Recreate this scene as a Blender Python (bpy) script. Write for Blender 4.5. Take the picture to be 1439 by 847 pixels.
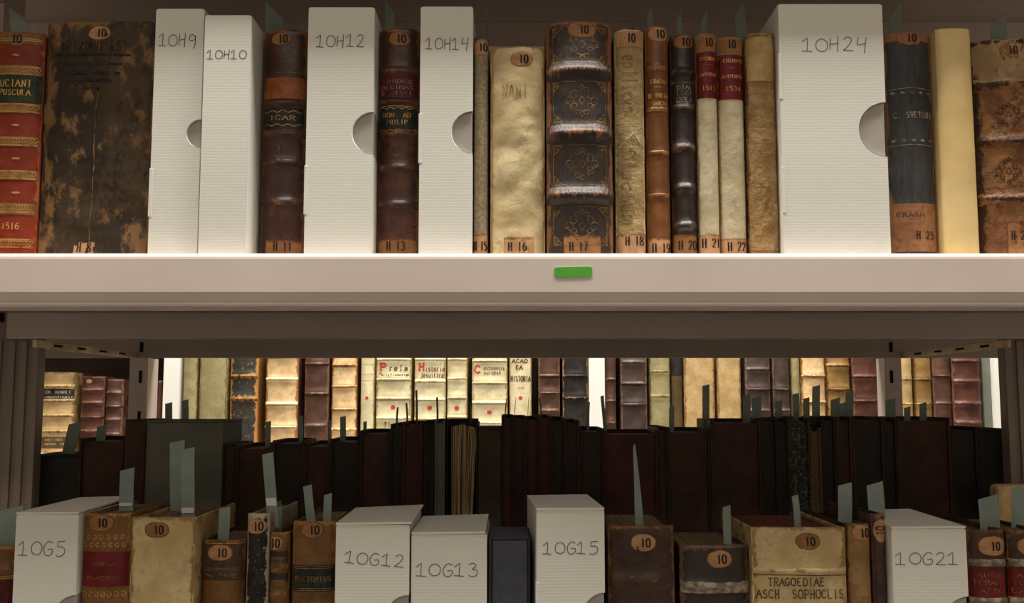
import bpy, bmesh, math, random
from mathutils import Vector, noise
random.seed(7)
for o in list(bpy.data.objects): bpy.data.objects.remove(o)
scene = bpy.context.scene
COL = scene.collection

# ---------------------------------------------------------------- camera, world, lights, exposure
F = 1400.0; PITCH = math.atan(136.5 / F); EYE = 1.55
cam_data = bpy.data.cameras.new('camera'); cam = bpy.data.objects.new('camera', cam_data); COL.objects.link(cam)
cam_data.sensor_width = 36; cam_data.lens = F / 1439 * 36; cam_data.clip_start = .02
cam.location = (0, 0, EYE); cam.rotation_euler = (math.pi / 2 + PITCH, 0, 0)
scene.camera = cam
scene.view_settings.view_transform = 'Standard'; scene.view_settings.look = 'None'
scene.view_settings.gamma = 1; scene.view_settings.use_curve_mapping = False
scene.view_settings.exposure = 0.0
w = bpy.data.worlds.new('world'); scene.world = w; w.use_nodes = True
w.node_tree.nodes['Background'].inputs[0].default_value = (.9, .85, .78, 1)
w.node_tree.nodes['Background'].inputs[1].default_value = .05
CEIL = 3.35
def area(name, loc, sx, sy, power, col, rot=(0, 0, 0)):
    l = bpy.data.lights.new(name, 'AREA'); l.shape = 'RECTANGLE'; l.size = sx; l.size_y = sy; l.energy = power; l.color = col
    o = bpy.data.objects.new(name, l); COL.objects.link(o); o.location = loc; o.rotation_euler = rot
    return o
area('near_aisle_lamp', (.1, .565, CEIL - .09), 2.4, .20, 75, (1, .965, .905))
area('front_fill_lamp', (.1, -1.1, CEIL - .09), 2.4, .30, 15, (1, .95, .88))  # added fill lamp, lifts the dim shelf interior from the front
area('far_aisle_lamp', (.0, 1.62, CEIL - .09), 2.4, .22, 82, (1, .95, .86))

def lin(c):
    c = c.lstrip('#'); v = [int(c[i:i + 2], 16) / 255 for i in (0, 2, 4)]
    return tuple((x / 12.92 if x <= .04045 else ((x + .055) / 1.055) ** 2.4) for x in v) + (1,)

def at(px, py, Y):
    u = -(py - 423.5) / F; dx = (px - 719.5) / F
    yw = math.cos(PITCH) - u * math.sin(PITCH); zw = math.sin(PITCH) + u * math.cos(PITCH)
    t = Y / yw
    return Vector((dx * t, Y, EYE + zw * t))

# ---------------------------------------------------------------- materials
MATS = {}
def pmat(name, c1, c2=None, c3=None, scale=40, lo=.4, hi=.6, rough=.6, bump=.15, stretch=(1, 1, 1), wear=.0,
         wk=.42, fine=260, spec=.3, metal=0, bias=None, trans=0, bdist=.001):
    m = bpy.data.materials.new(name); m.use_nodes = True; nt = m.node_tree; N = nt.nodes; L = nt.links
    b = N['Principled BSDF']; b.inputs['Roughness'].default_value = rough
    b.inputs['Specular IOR Level'].default_value = spec; b.inputs['Metallic'].default_value = metal
    c1 = lin(c1); c2 = lin(c2) if c2 else c1; c3 = lin(c3) if c3 else None
    tc = N.new('ShaderNodeTexCoord'); mp = N.new('ShaderNodeMapping'); mp.inputs['Scale'].default_value = stretch
    L.new(tc.outputs['Object'], mp.inputs['Vector'])
    oi = N.new('ShaderNodeObjectInfo'); mu = N.new('ShaderNodeMath'); mu.operation = 'MULTIPLY'; mu.inputs[1].default_value = 37
    L.new(oi.outputs['Random'], mu.inputs[0])
    def nz(s, d=4, r=.6):
        n = N.new('ShaderNodeTexNoise'); n.noise_dimensions = '4D'; n.inputs['Scale'].default_value = s
        n.inputs['Detail'].default_value = d; n.inputs['Roughness'].default_value = r
        L.new(mp.outputs['Vector'], n.inputs['Vector']); L.new(mu.outputs[0], n.inputs['W']); return n.outputs['Fac']
    def ramp(src, a, bb):
        r = N.new('ShaderNodeMapRange'); r.interpolation_type = 'SMOOTHSTEP'
        r.inputs['From Min'].default_value = a; r.inputs['From Max'].default_value = bb; L.new(src, r.inputs['Value']); return r.outputs[0]
    def mix(f, A, B):
        x = N.new('ShaderNodeMix'); x.data_type = 'RGBA'
        L.new(f, x.inputs['Factor'])
        for v, k in ((A, 6), (B, 7)):
            if isinstance(v, tuple): x.inputs[k].default_value = v
            else: L.new(v, x.inputs[k])
        return x.outputs[2]
    n1 = nz(scale); col = mix(ramp(n1, lo, hi), c1, c2)
    n2 = nz(fine, 3)
    dark = tuple(x * .72 for x in c1[:3]) + (1,)
    col = mix(ramp(n2, .62, .35), col, mix(ramp(nz(scale * 3), .45, .6), col, dark)) if bump > .05 else col
    if c3:
        at_ = N.new('ShaderNodeAttribute'); at_.attribute_name = 'wear'
        a1 = N.new('ShaderNodeMath'); a1.operation = 'MULTIPLY_ADD'; L.new(at_.outputs['Fac'], a1.inputs[0]); a1.inputs[1].default_value = wk
        L.new(nz(scale * 2.6, 6, .72), a1.inputs[2])
        th = .74 - wear
        col = mix(ramp(a1.outputs[0], th - .03, th + .06), col, c3)
    L.new(col, b.inputs['Base Color'])
    if bump:
        bp = N.new('ShaderNodeBump'); bp.inputs['Strength'].default_value = bump; bp.inputs['Distance'].default_value = bdist
        ad = N.new('ShaderNodeMath'); ad.operation = 'ADD'; L.new(n2, ad.inputs[0]); L.new(nz(scale * 1.5, 5), ad.inputs[1])
        L.new(ad.outputs[0], bp.inputs['Height']); L.new(bp.outputs[0], b.inputs['Normal'])
    MATS[name] = m; return m
def board_mat(name, c, ribs=True, rough=.75):
    m = pmat(name, c, None, scale=8, bump=0, rough=rough, spec=.15)
    nt = m.node_tree; N = nt.nodes; L = nt.links; b = N['Principled BSDF']
    tc = N.new('ShaderNodeTexCoord'); wv = N.new('ShaderNodeTexWave'); wv.bands_direction = 'Z'; wv.inputs['Scale'].default_value = 120
    wv.inputs['Distortion'].default_value = .4
    L.new(tc.outputs['Object'], wv.inputs['Vector'])
    bp = N.new('ShaderNodeBump'); bp.inputs['Strength'].default_value = .045 if ribs else .0; bp.inputs['Distance'].default_value = .0006
    L.new(wv.outputs['Fac'], bp.inputs['Height']); L.new(bp.outputs[0], b.inputs['Normal']); return m

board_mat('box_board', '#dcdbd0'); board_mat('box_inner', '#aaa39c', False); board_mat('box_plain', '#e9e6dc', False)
pmat('pencil', '#625d56', bump=0, rough=.6)
pmat('ink', '#1c140e', bump=0, rough=.7)
pmat('faded_ink', '#7a6644', '#8d7850', scale=60, bump=0, rough=.8)
pmat('title_ink', '#4b3524', '#6a5036', scale=120, bump=0, rough=.8)
pmat('red_ink', '#c23a30', bump=0, rough=.8)
pmat('label_paper', '#ba9068', '#aa7e58', '#8a5e3c', scale=60, rough=.85, bump=.06, wear=-.02)
pmat('label_dull', '#9c6e44', '#8a5e3a', '#6a4428', scale=60, rough=.85, bump=.06, wear=.0)
pmat('slip', '#87938b', '#7d8981', scale=30, rough=.85, bump=0)
pmat('slip_white', '#cfd2cc', scale=30, rough=.85, bump=0)
pmat('paper', '#c9b58c', '#8d7448', scale=5, stretch=(90, 1, 1), rough=.9, bump=.3, lo=.3, hi=.7)
pmat('old_paper', '#8c7656', '#4d3c28', scale=5, stretch=(90, 1, 1), rough=.9, bump=.3, lo=.3, hi=.7)
pmat('red_edges', '#6e3a2e', '#50281f', scale=5, stretch=(90, 1, 1), rough=.9, bump=.3)
pmat('gold', '#d9a55a', '#8a5a2c', scale=160, lo=.45, hi=.7, rough=.35, bump=0, metal=.35, spec=.5)
pmat('dull_gold', '#9a7a48', '#5d4428', scale=160, lo=.4, hi=.62, rough=.5, bump=0, metal=.2)
pmat('silver_tooling', '#a89a84', '#6a5d4c', scale=160, rough=.5, bump=0)
pmat('red_leather', '#86301a', '#742614', '#9a5a34', scale=50, rough=.42, bump=.12, wear=-.06)
pmat('green_leather', '#23301d', '#2d3c22', scale=60, rough=.45, bump=.1)
pmat('label_red', '#701a1e', '#5c1216', '#9a5a48', scale=40, rough=.4, bump=.1, wear=-.05)
pmat('scorched_leather', '#33281c', '#4c3a24', '#80603a', scale=13, lo=.42, hi=.58, rough=.6, bump=.45, wear=.19, wk=.10, stretch=(1, 1, .6))
pmat('brown_calf', '#3a1e14', '#56301e', '#7c4e34', scale=34, rough=.36, bump=.35, wear=.02, spec=.5)
pmat('calf_patch', '#9c5a2c', '#80431f', scale=90, rough=.5, bump=.4)
pmat('dark_label', '#1c211b', '#2b2f26', scale=80, rough=.45, bump=.15)
pmat('wine_label', '#5c1a1c', '#421214', scale=80, rough=.45, bump=.2)
pmat('speckled_paper', '#8d7c60', '#a3957c', '#4c3f30', scale=380, rough=.85, bump=.25, wear=.03)
pmat('vellum', '#d4c194', '#c2ab7c', '#a88c5c', scale=18, rough=.5, bump=.14, wear=.0, bdist=.003)
pmat('vellum_pale', '#cbbf9f', '#b9aa86', '#a08a62', scale=30, rough=.6, bump=.3, wear=.02, bdist=.002)
pmat('vellum_old', '#ae9768', '#967c50', '#c8b488', scale=45, rough=.65, bump=.6, wear=.04, bdist=.002)
pmat('vellum_smooth', '#dfc48c', '#d4b676', scale=10, rough=.5, bump=.05)
pmat('tooled_leather', '#302824', '#3a2c24', '#84583a', scale=52, rough=.42, bump=.6, wear=.03, stretch=(1.3, 1, .45), spec=.5)
pmat('tan_calf', '#80502a', '#6c401f', '#a0754a', scale=40, rough=.32, bump=.15, wear=.0, spec=.5)
pmat('black_leather', '#2a211d', '#352823', '#664838', scale=40, rough=.35, bump=.35, wear=.03, spec=.5)
pmat('rough_tan', '#a08052', '#8a6a40', '#6b4b2c', scale=55, rough=.75, bump=.8, wear=.02, bdist=.002)
pmat('slate_cloth', '#3b3a3b', '#464546', '#8c6a4c', scale=50, rough=.6, bump=.25, wear=.05, stretch=(2.5, 1, .4))
pmat('worn_orange', '#8c6040', '#9c6e48', '#5a3e28', scale=50, rough=.7, bump=.6, wear=.1)
pmat('ragged_calf', '#74492a', '#94683c', '#3c2618', scale=30, rough=.5, bump=.7, wear=.12, bdist=.002)
pmat('pastedown', '#a58a66', '#8f7350', '#5c4028', scale=40, rough=.8, bump=.4, wear=.12)
pmat('gilt_calf', '#7c5830', '#684624', '#94703e', scale=50, rough=.45, bump=.3, wear=.03)
pmat('vellum_dirty', '#cdb888', '#b89f6e', '#94784c', scale=26, rough=.6, bump=.25, wear=.0)
pmat('mottled_black', '#191613', '#2b2621', '#b0a48c', scale=80, rough=.5, bump=.3, wear=.13)
pmat('chocolate_leather', '#402e24', '#4e3a2c', '#80562f', scale=36, rough=.5, bump=.5, wear=-.02)
pmat('purple_leather', '#4c3834', '#3c2a2a', '#7a5a48', scale=60, rough=.5, bump=.3, wear=.03)
pmat('slate_box', '#50545e', '#4a4e58', scale=20, rough=.8, bump=.1)
pmat('dark_brown', '#44291a', '#341e13', scale=40, rough=.6, bump=.2)
pmat('dark_red', '#4c201a', '#3a1814', scale=40, rough=.6, bump=.2)
pmat('near_black', '#221c17', '#2b221b', scale=40, rough=.6, bump=.2)
pmat('grey_green', '#74766a', '#6a6c60', scale=20, rough=.85, bump=.05)
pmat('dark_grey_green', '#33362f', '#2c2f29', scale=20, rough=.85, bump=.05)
pmat('marbled', '#2c2e24', '#1a1a14', '#6a6a54', scale=120, rough=.6, bump=.1, wear=.2)
pmat('brown_grey', '#4c4032', '#40352a', scale=30, rough=.8, bump=.1)
pmat('far_tan', '#c0a270', '#a88a58', '#846238', scale=26, rough=.6, bump=.3, wear=.04)
pmat('far_cream', '#dcd0a8', '#cdbd90', '#a8905c', scale=24, rough=.6, bump=.15, wear=.0)
pmat('far_bright_tan', '#dcbd8c', '#caa470', '#9a6636', scale=30, rough=.6, bump=.3, wear=.05)
pmat('far_olive', '#9c9066', '#8a7e54', '#6a5a34', scale=30, rough=.7, bump=.2, wear=.03)
pmat('far_brown', '#5c4034', '#4a3228', '#7c5c48', scale=30, rough=.45, bump=.3, wear=.05)
pmat('far_red_brown', '#5c382c', '#482a20', '#7a5242', scale=30, rough=.45, bump=.3, wear=.05)
pmat('far_grey_brown', '#4f3f38', '#42332e', '#7a6458', scale=30, rough=.45, bump=.3, wear=.03)
pmat('far_black', '#26241f', '#302d28', '#b08048', scale=40, rough=.45, bump=.3, wear=.0)
pmat('far_worn_black', '#34312b', '#3c3a34', '#b07c42', scale=40, rough=.5, bump=.3, wear=.13)
pmat('far_mustard', '#94733f', '#7c5e34', '#5a3e20', scale=30, rough=.5, bump=.3, wear=.06)
pmat('far_shadowed_olive', '#5c4a2a', '#4a3a20', '#3a2c18', scale=30, rough=.6, bump=.2)  # dark olive brown leather
pmat('shelf_enamel', '#dccdc4', '#d5c6bd', scale=6, rough=.38, bump=.03, spec=.5)
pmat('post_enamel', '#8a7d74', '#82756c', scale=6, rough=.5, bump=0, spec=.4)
pmat('beam_enamel', '#b8aca2', '#b0a49a', scale=6, rough=.5, bump=0, spec=.4)
pmat('rail_steel', '#e0cdb0', '#c0a888', scale=30, rough=.35, bump=0, metal=.5)
pmat('dark_hole', '#14110f', bump=0, rough=.9)
pmat('green_tape', '#55ae38', '#4ea434', scale=12, rough=.55, bump=0)
pmat('tape_edge', '#c8d8b4', bump=0, rough=.6)
pmat('wall_paint', '#b5aca0', '#ada498', scale=3, rough=.9, bump=0)
pmat('floor_vinyl', '#6e665c', '#645c52', scale=8, rough=.5, bump=0)
pmat('ceiling_paint', '#cfc9c0', scale=3, rough=.9, bump=0)
pmat('lamp_housing', '#d8d8d4', rough=.5, bump=0)
pmat('grey_card', '#5b5348', '#524a40', scale=12, rough=.9, bump=0)

# ---------------------------------------------------------------- mesh helpers
class MB:
    def __init__(s): s.v = []; s.f = []; s.w = None
    def quad(s, a, b, c, d):
        n = len(s.v); s.v += [a, b, c, d]; s.f.append((n, n + 1, n + 2, n + 3))
    def box(s, x0, x1, y0, y1, z0, z1, bev=0):
        n = len(s.v)
        if bev <= 0:
            for z in (z0, z1):
                for x, y in ((x0, y0), (x1, y0), (x1, y1), (x0, y1)): s.v.append((x, y, z))
            s.f += [(n, n + 3, n + 2, n + 1), (n + 4, n + 5, n + 6, n + 7), (n, n + 1, n + 5, n + 4), (n + 1, n + 2, n + 6, n + 5),
                    (n + 2, n + 3, n + 7, n + 6), (n + 3, n, n + 4, n + 7)]
            return
        b = bev; rings = []
        for z, i in ((z0, b), (z0 + b * .3, b * .3), (z0 + b, 0), (z1 - b, 0), (z1 - b * .3, b * .3), (z1, b)):
            m = len(s.v); c = b
            X0, X1, Y0, Y1 = x0 + i, x1 - i, y0 + i, y1 - i
            for x, y in ((X0 + c, Y0), (X1 - c, Y0), (X1 - c * .3, Y0 + c * .3), (X1, Y0 + c), (X1, Y1 - c), (X1 - c * .3, Y1 - c * .3), (X1 - c, Y1), (X0 + c, Y1), (X0 + c * .3, Y1 - c * .3), (X0, Y1 - c), (X0, Y0 + c), (X0 + c * .3, Y0 + c * .3)):
                s.v.append((x, y, z))
            rings.append(m)
        k = 12
        for a, bb in zip(rings, rings[1:]):
            for i in range(k): s.f.append((a + i, a + (i + 1) % k, bb + (i + 1) % k, bb + i))
        s.f.append(tuple(rings[0] + i for i in reversed(range(k)))); s.f.append(tuple(rings[-1] + i for i in range(k)))
    def prism(s, pts, a, b, axis='y'):
        """polygon pts (p,q) extruded from a to b along axis; y: pts are (x,z); x: pts are (y,z)"""
        n = len(s.v); k = len(pts)
        for t in (a, b):
            for p, q in pts: s.v.append((p, t, q) if axis == 'y' else (t, p, q))
        s.f.append(tuple(range(n, n + k))); s.f.append(tuple(range(n + 2 * k - 1, n + k - 1, -1)))
        for i in range(k): j = (i + 1) % k; s.f.append((n + i, n + k + i, n + k + j, n + j))
    def grid(s, P, us, vs):
        n = len(s.v); m = len(us)
        for v in vs:
            for u in us: s.v.append(tuple(P(u, v)))
        for j in range(len(vs) - 1):
            for i in range(m - 1): a = n + j * m + i; s.f.append((a, a + 1, a + 1 + m, a + m))
    def build(s, name, mat, parent=None, smooth=False, fix=False):
        me = bpy.data.meshes.new(name); me.from_pydata([tuple(p) for p in s.v], [], s.f); me.materials.append(MATS[mat])
        if smooth: me.polygons.foreach_set('use_smooth', [True] * len(me.polygons))
        if s.w:
            a = me.attributes.new('wear', 'FLOAT', 'POINT'); a.data.foreach_set('value', s.w + [0.0] * (len(s.v) - len(s.w)))
        if fix:
            bm = bmesh.new(); bm.from_mesh(me); bmesh.ops.recalc_face_normals(bm, faces=bm.faces); bm.to_mesh(me); bm.free()
        o = bpy.data.objects.new(name, me); COL.objects.link(o)
        if parent: o.parent = parent
        return o
def thing(name, label, cat, loc, group=None, rz=0, ry=0):
    o = bpy.data.objects.new(name, None); COL.objects.link(o); o.location = loc; o.rotation_euler = (0, ry, rz)
    o.empty_display_size = .02; o['label'] = label; o['category'] = cat
    if group: o['group'] = group
    return o
def tag(o, label, cat, group=None):
    o['label'] = label; o['category'] = cat
    if group: o['group'] = group
    return o
def lrange(a, b, n): return [a + (b - a) * i / (n - 1) for i in range(n)]

# ---------------------------------------------------------------- stroke lettering
GL = {
'0': "~3,0 .9,1.4 .5,4 .9,6.6 3,8 5.1,6.6 5.5,4 5.1,1.4 3,0", '1': "1.4,6.9 3,8 3,0", '2': "~.8,6 1.3,7.5 3,8 4.8,7.2 4.8,5.4 3,3 .6,0;.6,0 5.4,0",
'3': "~.8,7 2.8,8 4.8,6.8 4.4,4.8 2.4,4.3;~2.4,4.3 4.8,3.8 5.3,1.8 3.2,0 .6,.8", '4': "4.2,0 4.2,8 .3,2.4 5.6,2.4",
'5': "5,8 1.4,8 1,4.6;~1,4.6 3.4,5 5.2,3.4 4.8,1 2.8,0 .6,.8", '6': "~5,7.6 2.4,7 .8,4 .9,1.4 3,0 5.1,1.4 4.9,3.8 3,4.6 1,3",
'7': ".5,8 5.4,8 2,0", '8': "~3,4.2 1,5.6 1.3,7.5 3,8 4.7,7.5 5,5.6 3,4.2 .7,2.6 .8,.6 3,0 5.2,.6 5.3,2.6 3,4.2",
'9': "~5,5 3,3.4 .9,4.4 .9,7 3,8 5,7 5.1,4 4,1 1.2,.2",
'A': "0,0 3,8 6,0;1.2,3 4.8,3", 'B': "1,0 1,8;~1,8 4.6,7.6 4.6,4.8 1,4.3;~1,4.3 5.3,3.8 5.2,.4 1,0", 'C': "~5.4,6.4 3.2,8 .8,6.2 .8,1.8 3.2,0 5.4,1.6",
'D': "1,0 1,8;~1,8 4.4,7.4 5.6,4 4.4,.6 1,0", 'E': "5,8 1,8 1,0 5.2,0;1,4.2 4,4.2", 'F': "5,8 1,8 1,0;1,4.2 4,4.2", 'G': "~5.4,6.4 3.2,8 .8,6.2 .8,1.8 3.2,0 5.2,1;5.3,.6 5.3,3.4 3.4,3.4",
'H': "1,0 1,8;5,0 5,8;1,4.2 5,4.2", 'I': "3,0 3,8", 'L': "1,8 1,0 5,0", 'M': ".6,0 .8,8 3,2 5.2,8 5.4,0", 'N': "1,0 1,8 5,0 5,8",
'O': "~3,0 .7,1.6 .7,6.4 3,8 5.3,6.4 5.3,1.6 3,0", 'P': "1,0 1,8;~1,8 4.8,7.6 4.8,4.4 1,4", 'R': "1,0 1,8;~1,8 4.8,7.6 4.6,4.6 1,4.2;2.6,4.2 5.4,0",
'S': "~5,6.6 3,8 1,6.6 1.6,4.8 4.4,3.4 5,1.4 3,0 .8,1.4", 'T': "3,0 3,8;.4,8 5.6,8", 'V': ".4,8 3,0 5.6,8", 'U': "~1,8 1,2 3,0 5,2 5,8", 'X': ".6,0 5.4,8;.6,8 5.4,0", 'J': "~4,8 4,1.6 2.4,-.6 .8,.4", 'K': "1,0 1,8;5,8 1,3.6 5.2,0",
'Y': ".4,8 3,4 5.6,8;3,4 3,0", 'Q': "~3,0 .7,1.6 .7,6.4 3,8 5.3,6.4 5.3,1.6 3,0;3,2 5.6,-1", '.': "2.7,0 3.3,.2", '-': "1,4 5,4", ',': "3,.4 2.4,-1",
'a': "~1,4.6 3,5.2 4.4,4 4.4,0;~4.4,3 1.6,2.8 .9,1 2.4,0 4.4,1.2", 'c': "~4.6,4.2 2.8,5.2 .9,3.6 1,1.2 2.8,0 4.6,.9", 'e': "~.9,2.6 4.7,2.8 4.2,4.7 2.6,5.2 .9,3.6 1,1.2 2.8,0 4.6,.9",
'h': "1,0 1,8;~1,3.8 3,5.2 4.6,4 4.6,0", 'i': "3,0 3,5.2;2.8,6.8 3.2,7.2", 'l': "3,0 3,8", 'n': "1,0 1,5.2;~1,3.8 3,5.2 4.6,4 4.6,0", 'm': ".4,0 .4,5.2;~.4,4 1.8,5.2 3,4 3,0;~3,4 4.4,5.2 5.6,4 5.6,0",
'o': "~3,0 .8,1.2 .8,4 3,5.2 5,4 5,1.2 3,0", 'r': "1.6,0 1.6,5.2;~1.6,3.8 3,5.2 4.4,4.8", 's': "~4.4,4.4 2.8,5.2 1.2,4.2 3,2.7 4.6,1.2 2.8,0 1,.8", 't': "~2.6,7 2.4,1 3.4,0 4.6,.6;1,5.2 4.4,5.2",
'u': "~1,5.2 1,1.4 2.6,0 4.6,1.6;4.6,5.2 4.6,0", 'p': "1,-2.6 1,5.2;~1,4 3,5.2 5,3.4 4,.4 1,.8", 'f': "~4.4,7.6 3,8 2.2,6.6 2.2,0;1,5 4,5", 'b': "1,0 1,8;~1,4 3,5.2 5,3.4 4,.4 1,.8", '*': "3,1 3,7;.6,2.4 5.4,5.6;.6,5.6 5.4,2.4;.4,4 5.6,4",
}
HW = {'1': "-.4,5.6 2.6,8 2.2,.4;-.6,.5 4.8,.1", '0': "~3,.3 .4,1.8 .4,5.6 3.2,7.4 6,5.4 5.6,1.6 3,.3", 'H': ".8,7.4 .4,.6;.5,3.8 4.6,4.3;4.9,8.2 4.4,-.6",
'9': "~4.8,6 3,7.8 .8,6.4 1.2,4 4.6,4.6 4.9,7;~4.9,7 4.9,2 3.6,-1.4", '2': "~.4,6.4 2.6,8 4.6,6.6 3.4,3.6 .2,.4;.2,.4 5.4,.2", '4': "~1.4,8.2 .5,4.2 2,3.9 4.6,4.4;5.4,8.2 4.0,-1",
'G': "~5.4,7 3,7.8 .5,5 .9,1.2 3.2,.1 5.3,1.6 5.2,3.8;5.2,3.8 2.6,3.5", '3': "~.6,7.2 3,8 4.6,6.4 2.4,4.4;~2.4,4.4 5.2,3.6 4.8,.9 2.6,0 .4,.8", '5': "~1.2,7.8 1.2,5 3.4,5.2 5.2,3.4 4.4,.8 1.6,-.2 .2,.6;1.2,7.8 5.4,8.2", '1b': ""}
def catmull(p, n=5):
    out = []
    for i in range(len(p) - 1):
        p0 = p[max(i - 1, 0)]; p1 = p[i]; p2 = p[i + 1]; p3 = p[min(i + 2, len(p) - 1)]
        if p[0] == p[-1]:
            if i == 0: p0 = p[-2]
            if i == len(p) - 2: p3 = p[1]
        for k in range(n):
            t = k / n
            out.append(tuple(.5 * (2 * p1[a] + (p2[a] - p0[a]) * t + (2 * p0[a] - 5 * p1[a] + 4 * p2[a] - p3[a]) * t * t + (3 * p1[a] - p0[a] - 3 * p2[a] + p3[a]) * t ** 3) for a in (0, 1)))
    out.append(p[-1]); return out
def glyph(ch, hand):
    src = HW.get(ch) if hand and ch in HW else GL.get(ch)
    if not src: return []
    res = []
    for part in src.split(';'):
        sm = part.startswith('~'); pts = [tuple(float(a) for a in q.split(',')) for q in part.lstrip('~').split()]
        if not hand and not sm:
            for e in (pts[0], pts[-1]):
                if ch not in '.-,*' and (abs(e[1]) < .01 or abs(e[1] - 8) < .01) and ch not in 'CGS':
                    o = pts[1] if e is pts[0] else pts[-2]
                    if abs(o[0] - e[0]) < abs(o[1] - e[1]) * 1.2 and not (ch == '1' and e[1] > 7): res.append([(e[0] - 1, e[1]), (e[0] + 1, e[1])])
        res.append(catmull(pts) if sm else pts)
    return res
def text_lines(s, cx, cz, h, wd, hand=False, rot=0, jitter=0):
    """polylines in local x,z; h = cap height, wd = full width (None = natural)"""
    adv = 7.0; n = len(s); out = []
    total = n * adv - 1
    sx = (wd / total) if wd else h / 8 * .82
    sz = h / 8
    for i, ch in enumerate(s):
        j = (random.uniform(-1, 1) * jitter, random.uniform(-1, 1) * jitter)
        for pl in glyph(ch, hand):
            q = [((i * adv + x + j[0]) * sx - total * sx / 2, (y + j[1]) * sz - h / 2) for x, y in pl]
            if rot: c, si = math.cos(rot), math.sin(rot); q = [(x * c - z * si, x * si + z * c) for x, z in q]
            out.append([(cx + x, cz + z) for x, z in q])
    return out
def ribbon(mb, pl, wdt, P, off, contrast=False, step=.0016):
    pts = []
    for a, b in zip(pl, pl[1:]):
        d = math.hypot(b[0] - a[0], b[1] - a[1]); k = max(1, min(30, int(d / step)))
        for i in range(k): pts.append((a[0] + (b[0] - a[0]) * i / k, a[1] + (b[1] - a[1]) * i / k))
    pts.append(pl[-1])
    if len(pts) < 2: return
    n0 = len(mb.v)
    for i, p in enumerate(pts):
        a = pts[max(i - 1, 0)]; b = pts[min(i + 1, len(pts) - 1)]
        dx, dz = b[0] - a[0], b[1] - a[1]; L = math.hypot(dx, dz) or 1e-9; dx /= L; dz /= L
        ww = wdt / 2 * ((.42 + .58 * abs(dz)) if contrast else 1)
        mb.v.append(P(p[0] - dz * ww, p[1] + dx * ww, off)); mb.v.append(P(p[0] + dz * ww, p[1] - dx * ww, off))
    for i in range(len(pts) - 1): a = n0 + 2 * i; mb.f.append((a, a + 1, a + 3, a + 2))
def write(name, lines, wdt, P, off, mat, parent, contrast=True):
    mb = MB()
    for pl in lines: ribbon(mb, pl, wdt, P, off, contrast)
    return mb.build(name, mat, parent) if mb.v else None

def spiral(cx, cz, r, t0, turns, d=1, n=14):
    return [(cx + r * (1 - .75 * i / n) * math.cos(t0 + d * turns * 6.283 * i / n), cz + r * (1 - .75 * i / n) * math.sin(t0 + d * turns * 6.283 * i / n)) for i in range(n + 1)]
def fleuron(cx, cz, rx, rz):
    L = []
    def add(pl): L.append([(cx + x * rx, cz + z * rz) for x, z in pl])
    for sx in (1, -1):
        add([(x * sx, z) for x, z in spiral(.42, .32, .3, 2.4, 1.1, -1)]); add([(x * sx, z) for x, z in spiral(.42, -.32, .3, -2.4, 1.1, 1)])
        add([(x * sx, z) for x, z in spiral(.74, .02, .26, 3.6, 1.0, -1)]); add([(x * sx, z) for x, z in spiral(.2, .66, .2, -1.2, 1.0, 1)])
        add([(x * sx, z) for x, z in spiral(.2, -.66, .2, 1.2, 1.0, -1)])
        add([(0, -.95), (.12 * sx, -.8), (0, -.6)]); add([(0, .98), (.1 * sx, .82), (0, .66)]); add([(0, .25), (.18 * sx, 0), (0, -.25)])
        add(catmull([(0, -.6), (.3 * sx, -.55), (.62 * sx, -.25), (.95 * sx, -.1)], 4))
    return L
def corner(cx, cz, r, sx, sz):
    L = [[(cx, cz), (cx - sx * r, cz)], [(cx, cz), (cx, cz - sz * r)], catmull([(cx - sx * r, cz), (cx - sx * r * .55, cz - sz * r * .35), (cx - sx * r * .4, cz - sz * r * .6), (cx, cz - sz * r)], 4)]
    L.append([(cx - sx * (r * .3 + x), cz - sz * (r * .3 + z)) for x, z in spiral(0, 0, r * .22, 0, 1)])
    return L

# ---------------------------------------------------------------- books
EDGE = {}
def fit(row, X0, X1, gap=.0006):
    e = EDGE.get(row)
    if e is not None and X0 < e + gap:
        if e + gap - X0 > .0025: print('FIT', row, round((e + gap - X0) * 1000, 1), 'mm')
        X0 = e + gap
    EDGE[row] = X1; return X0, X1

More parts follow.
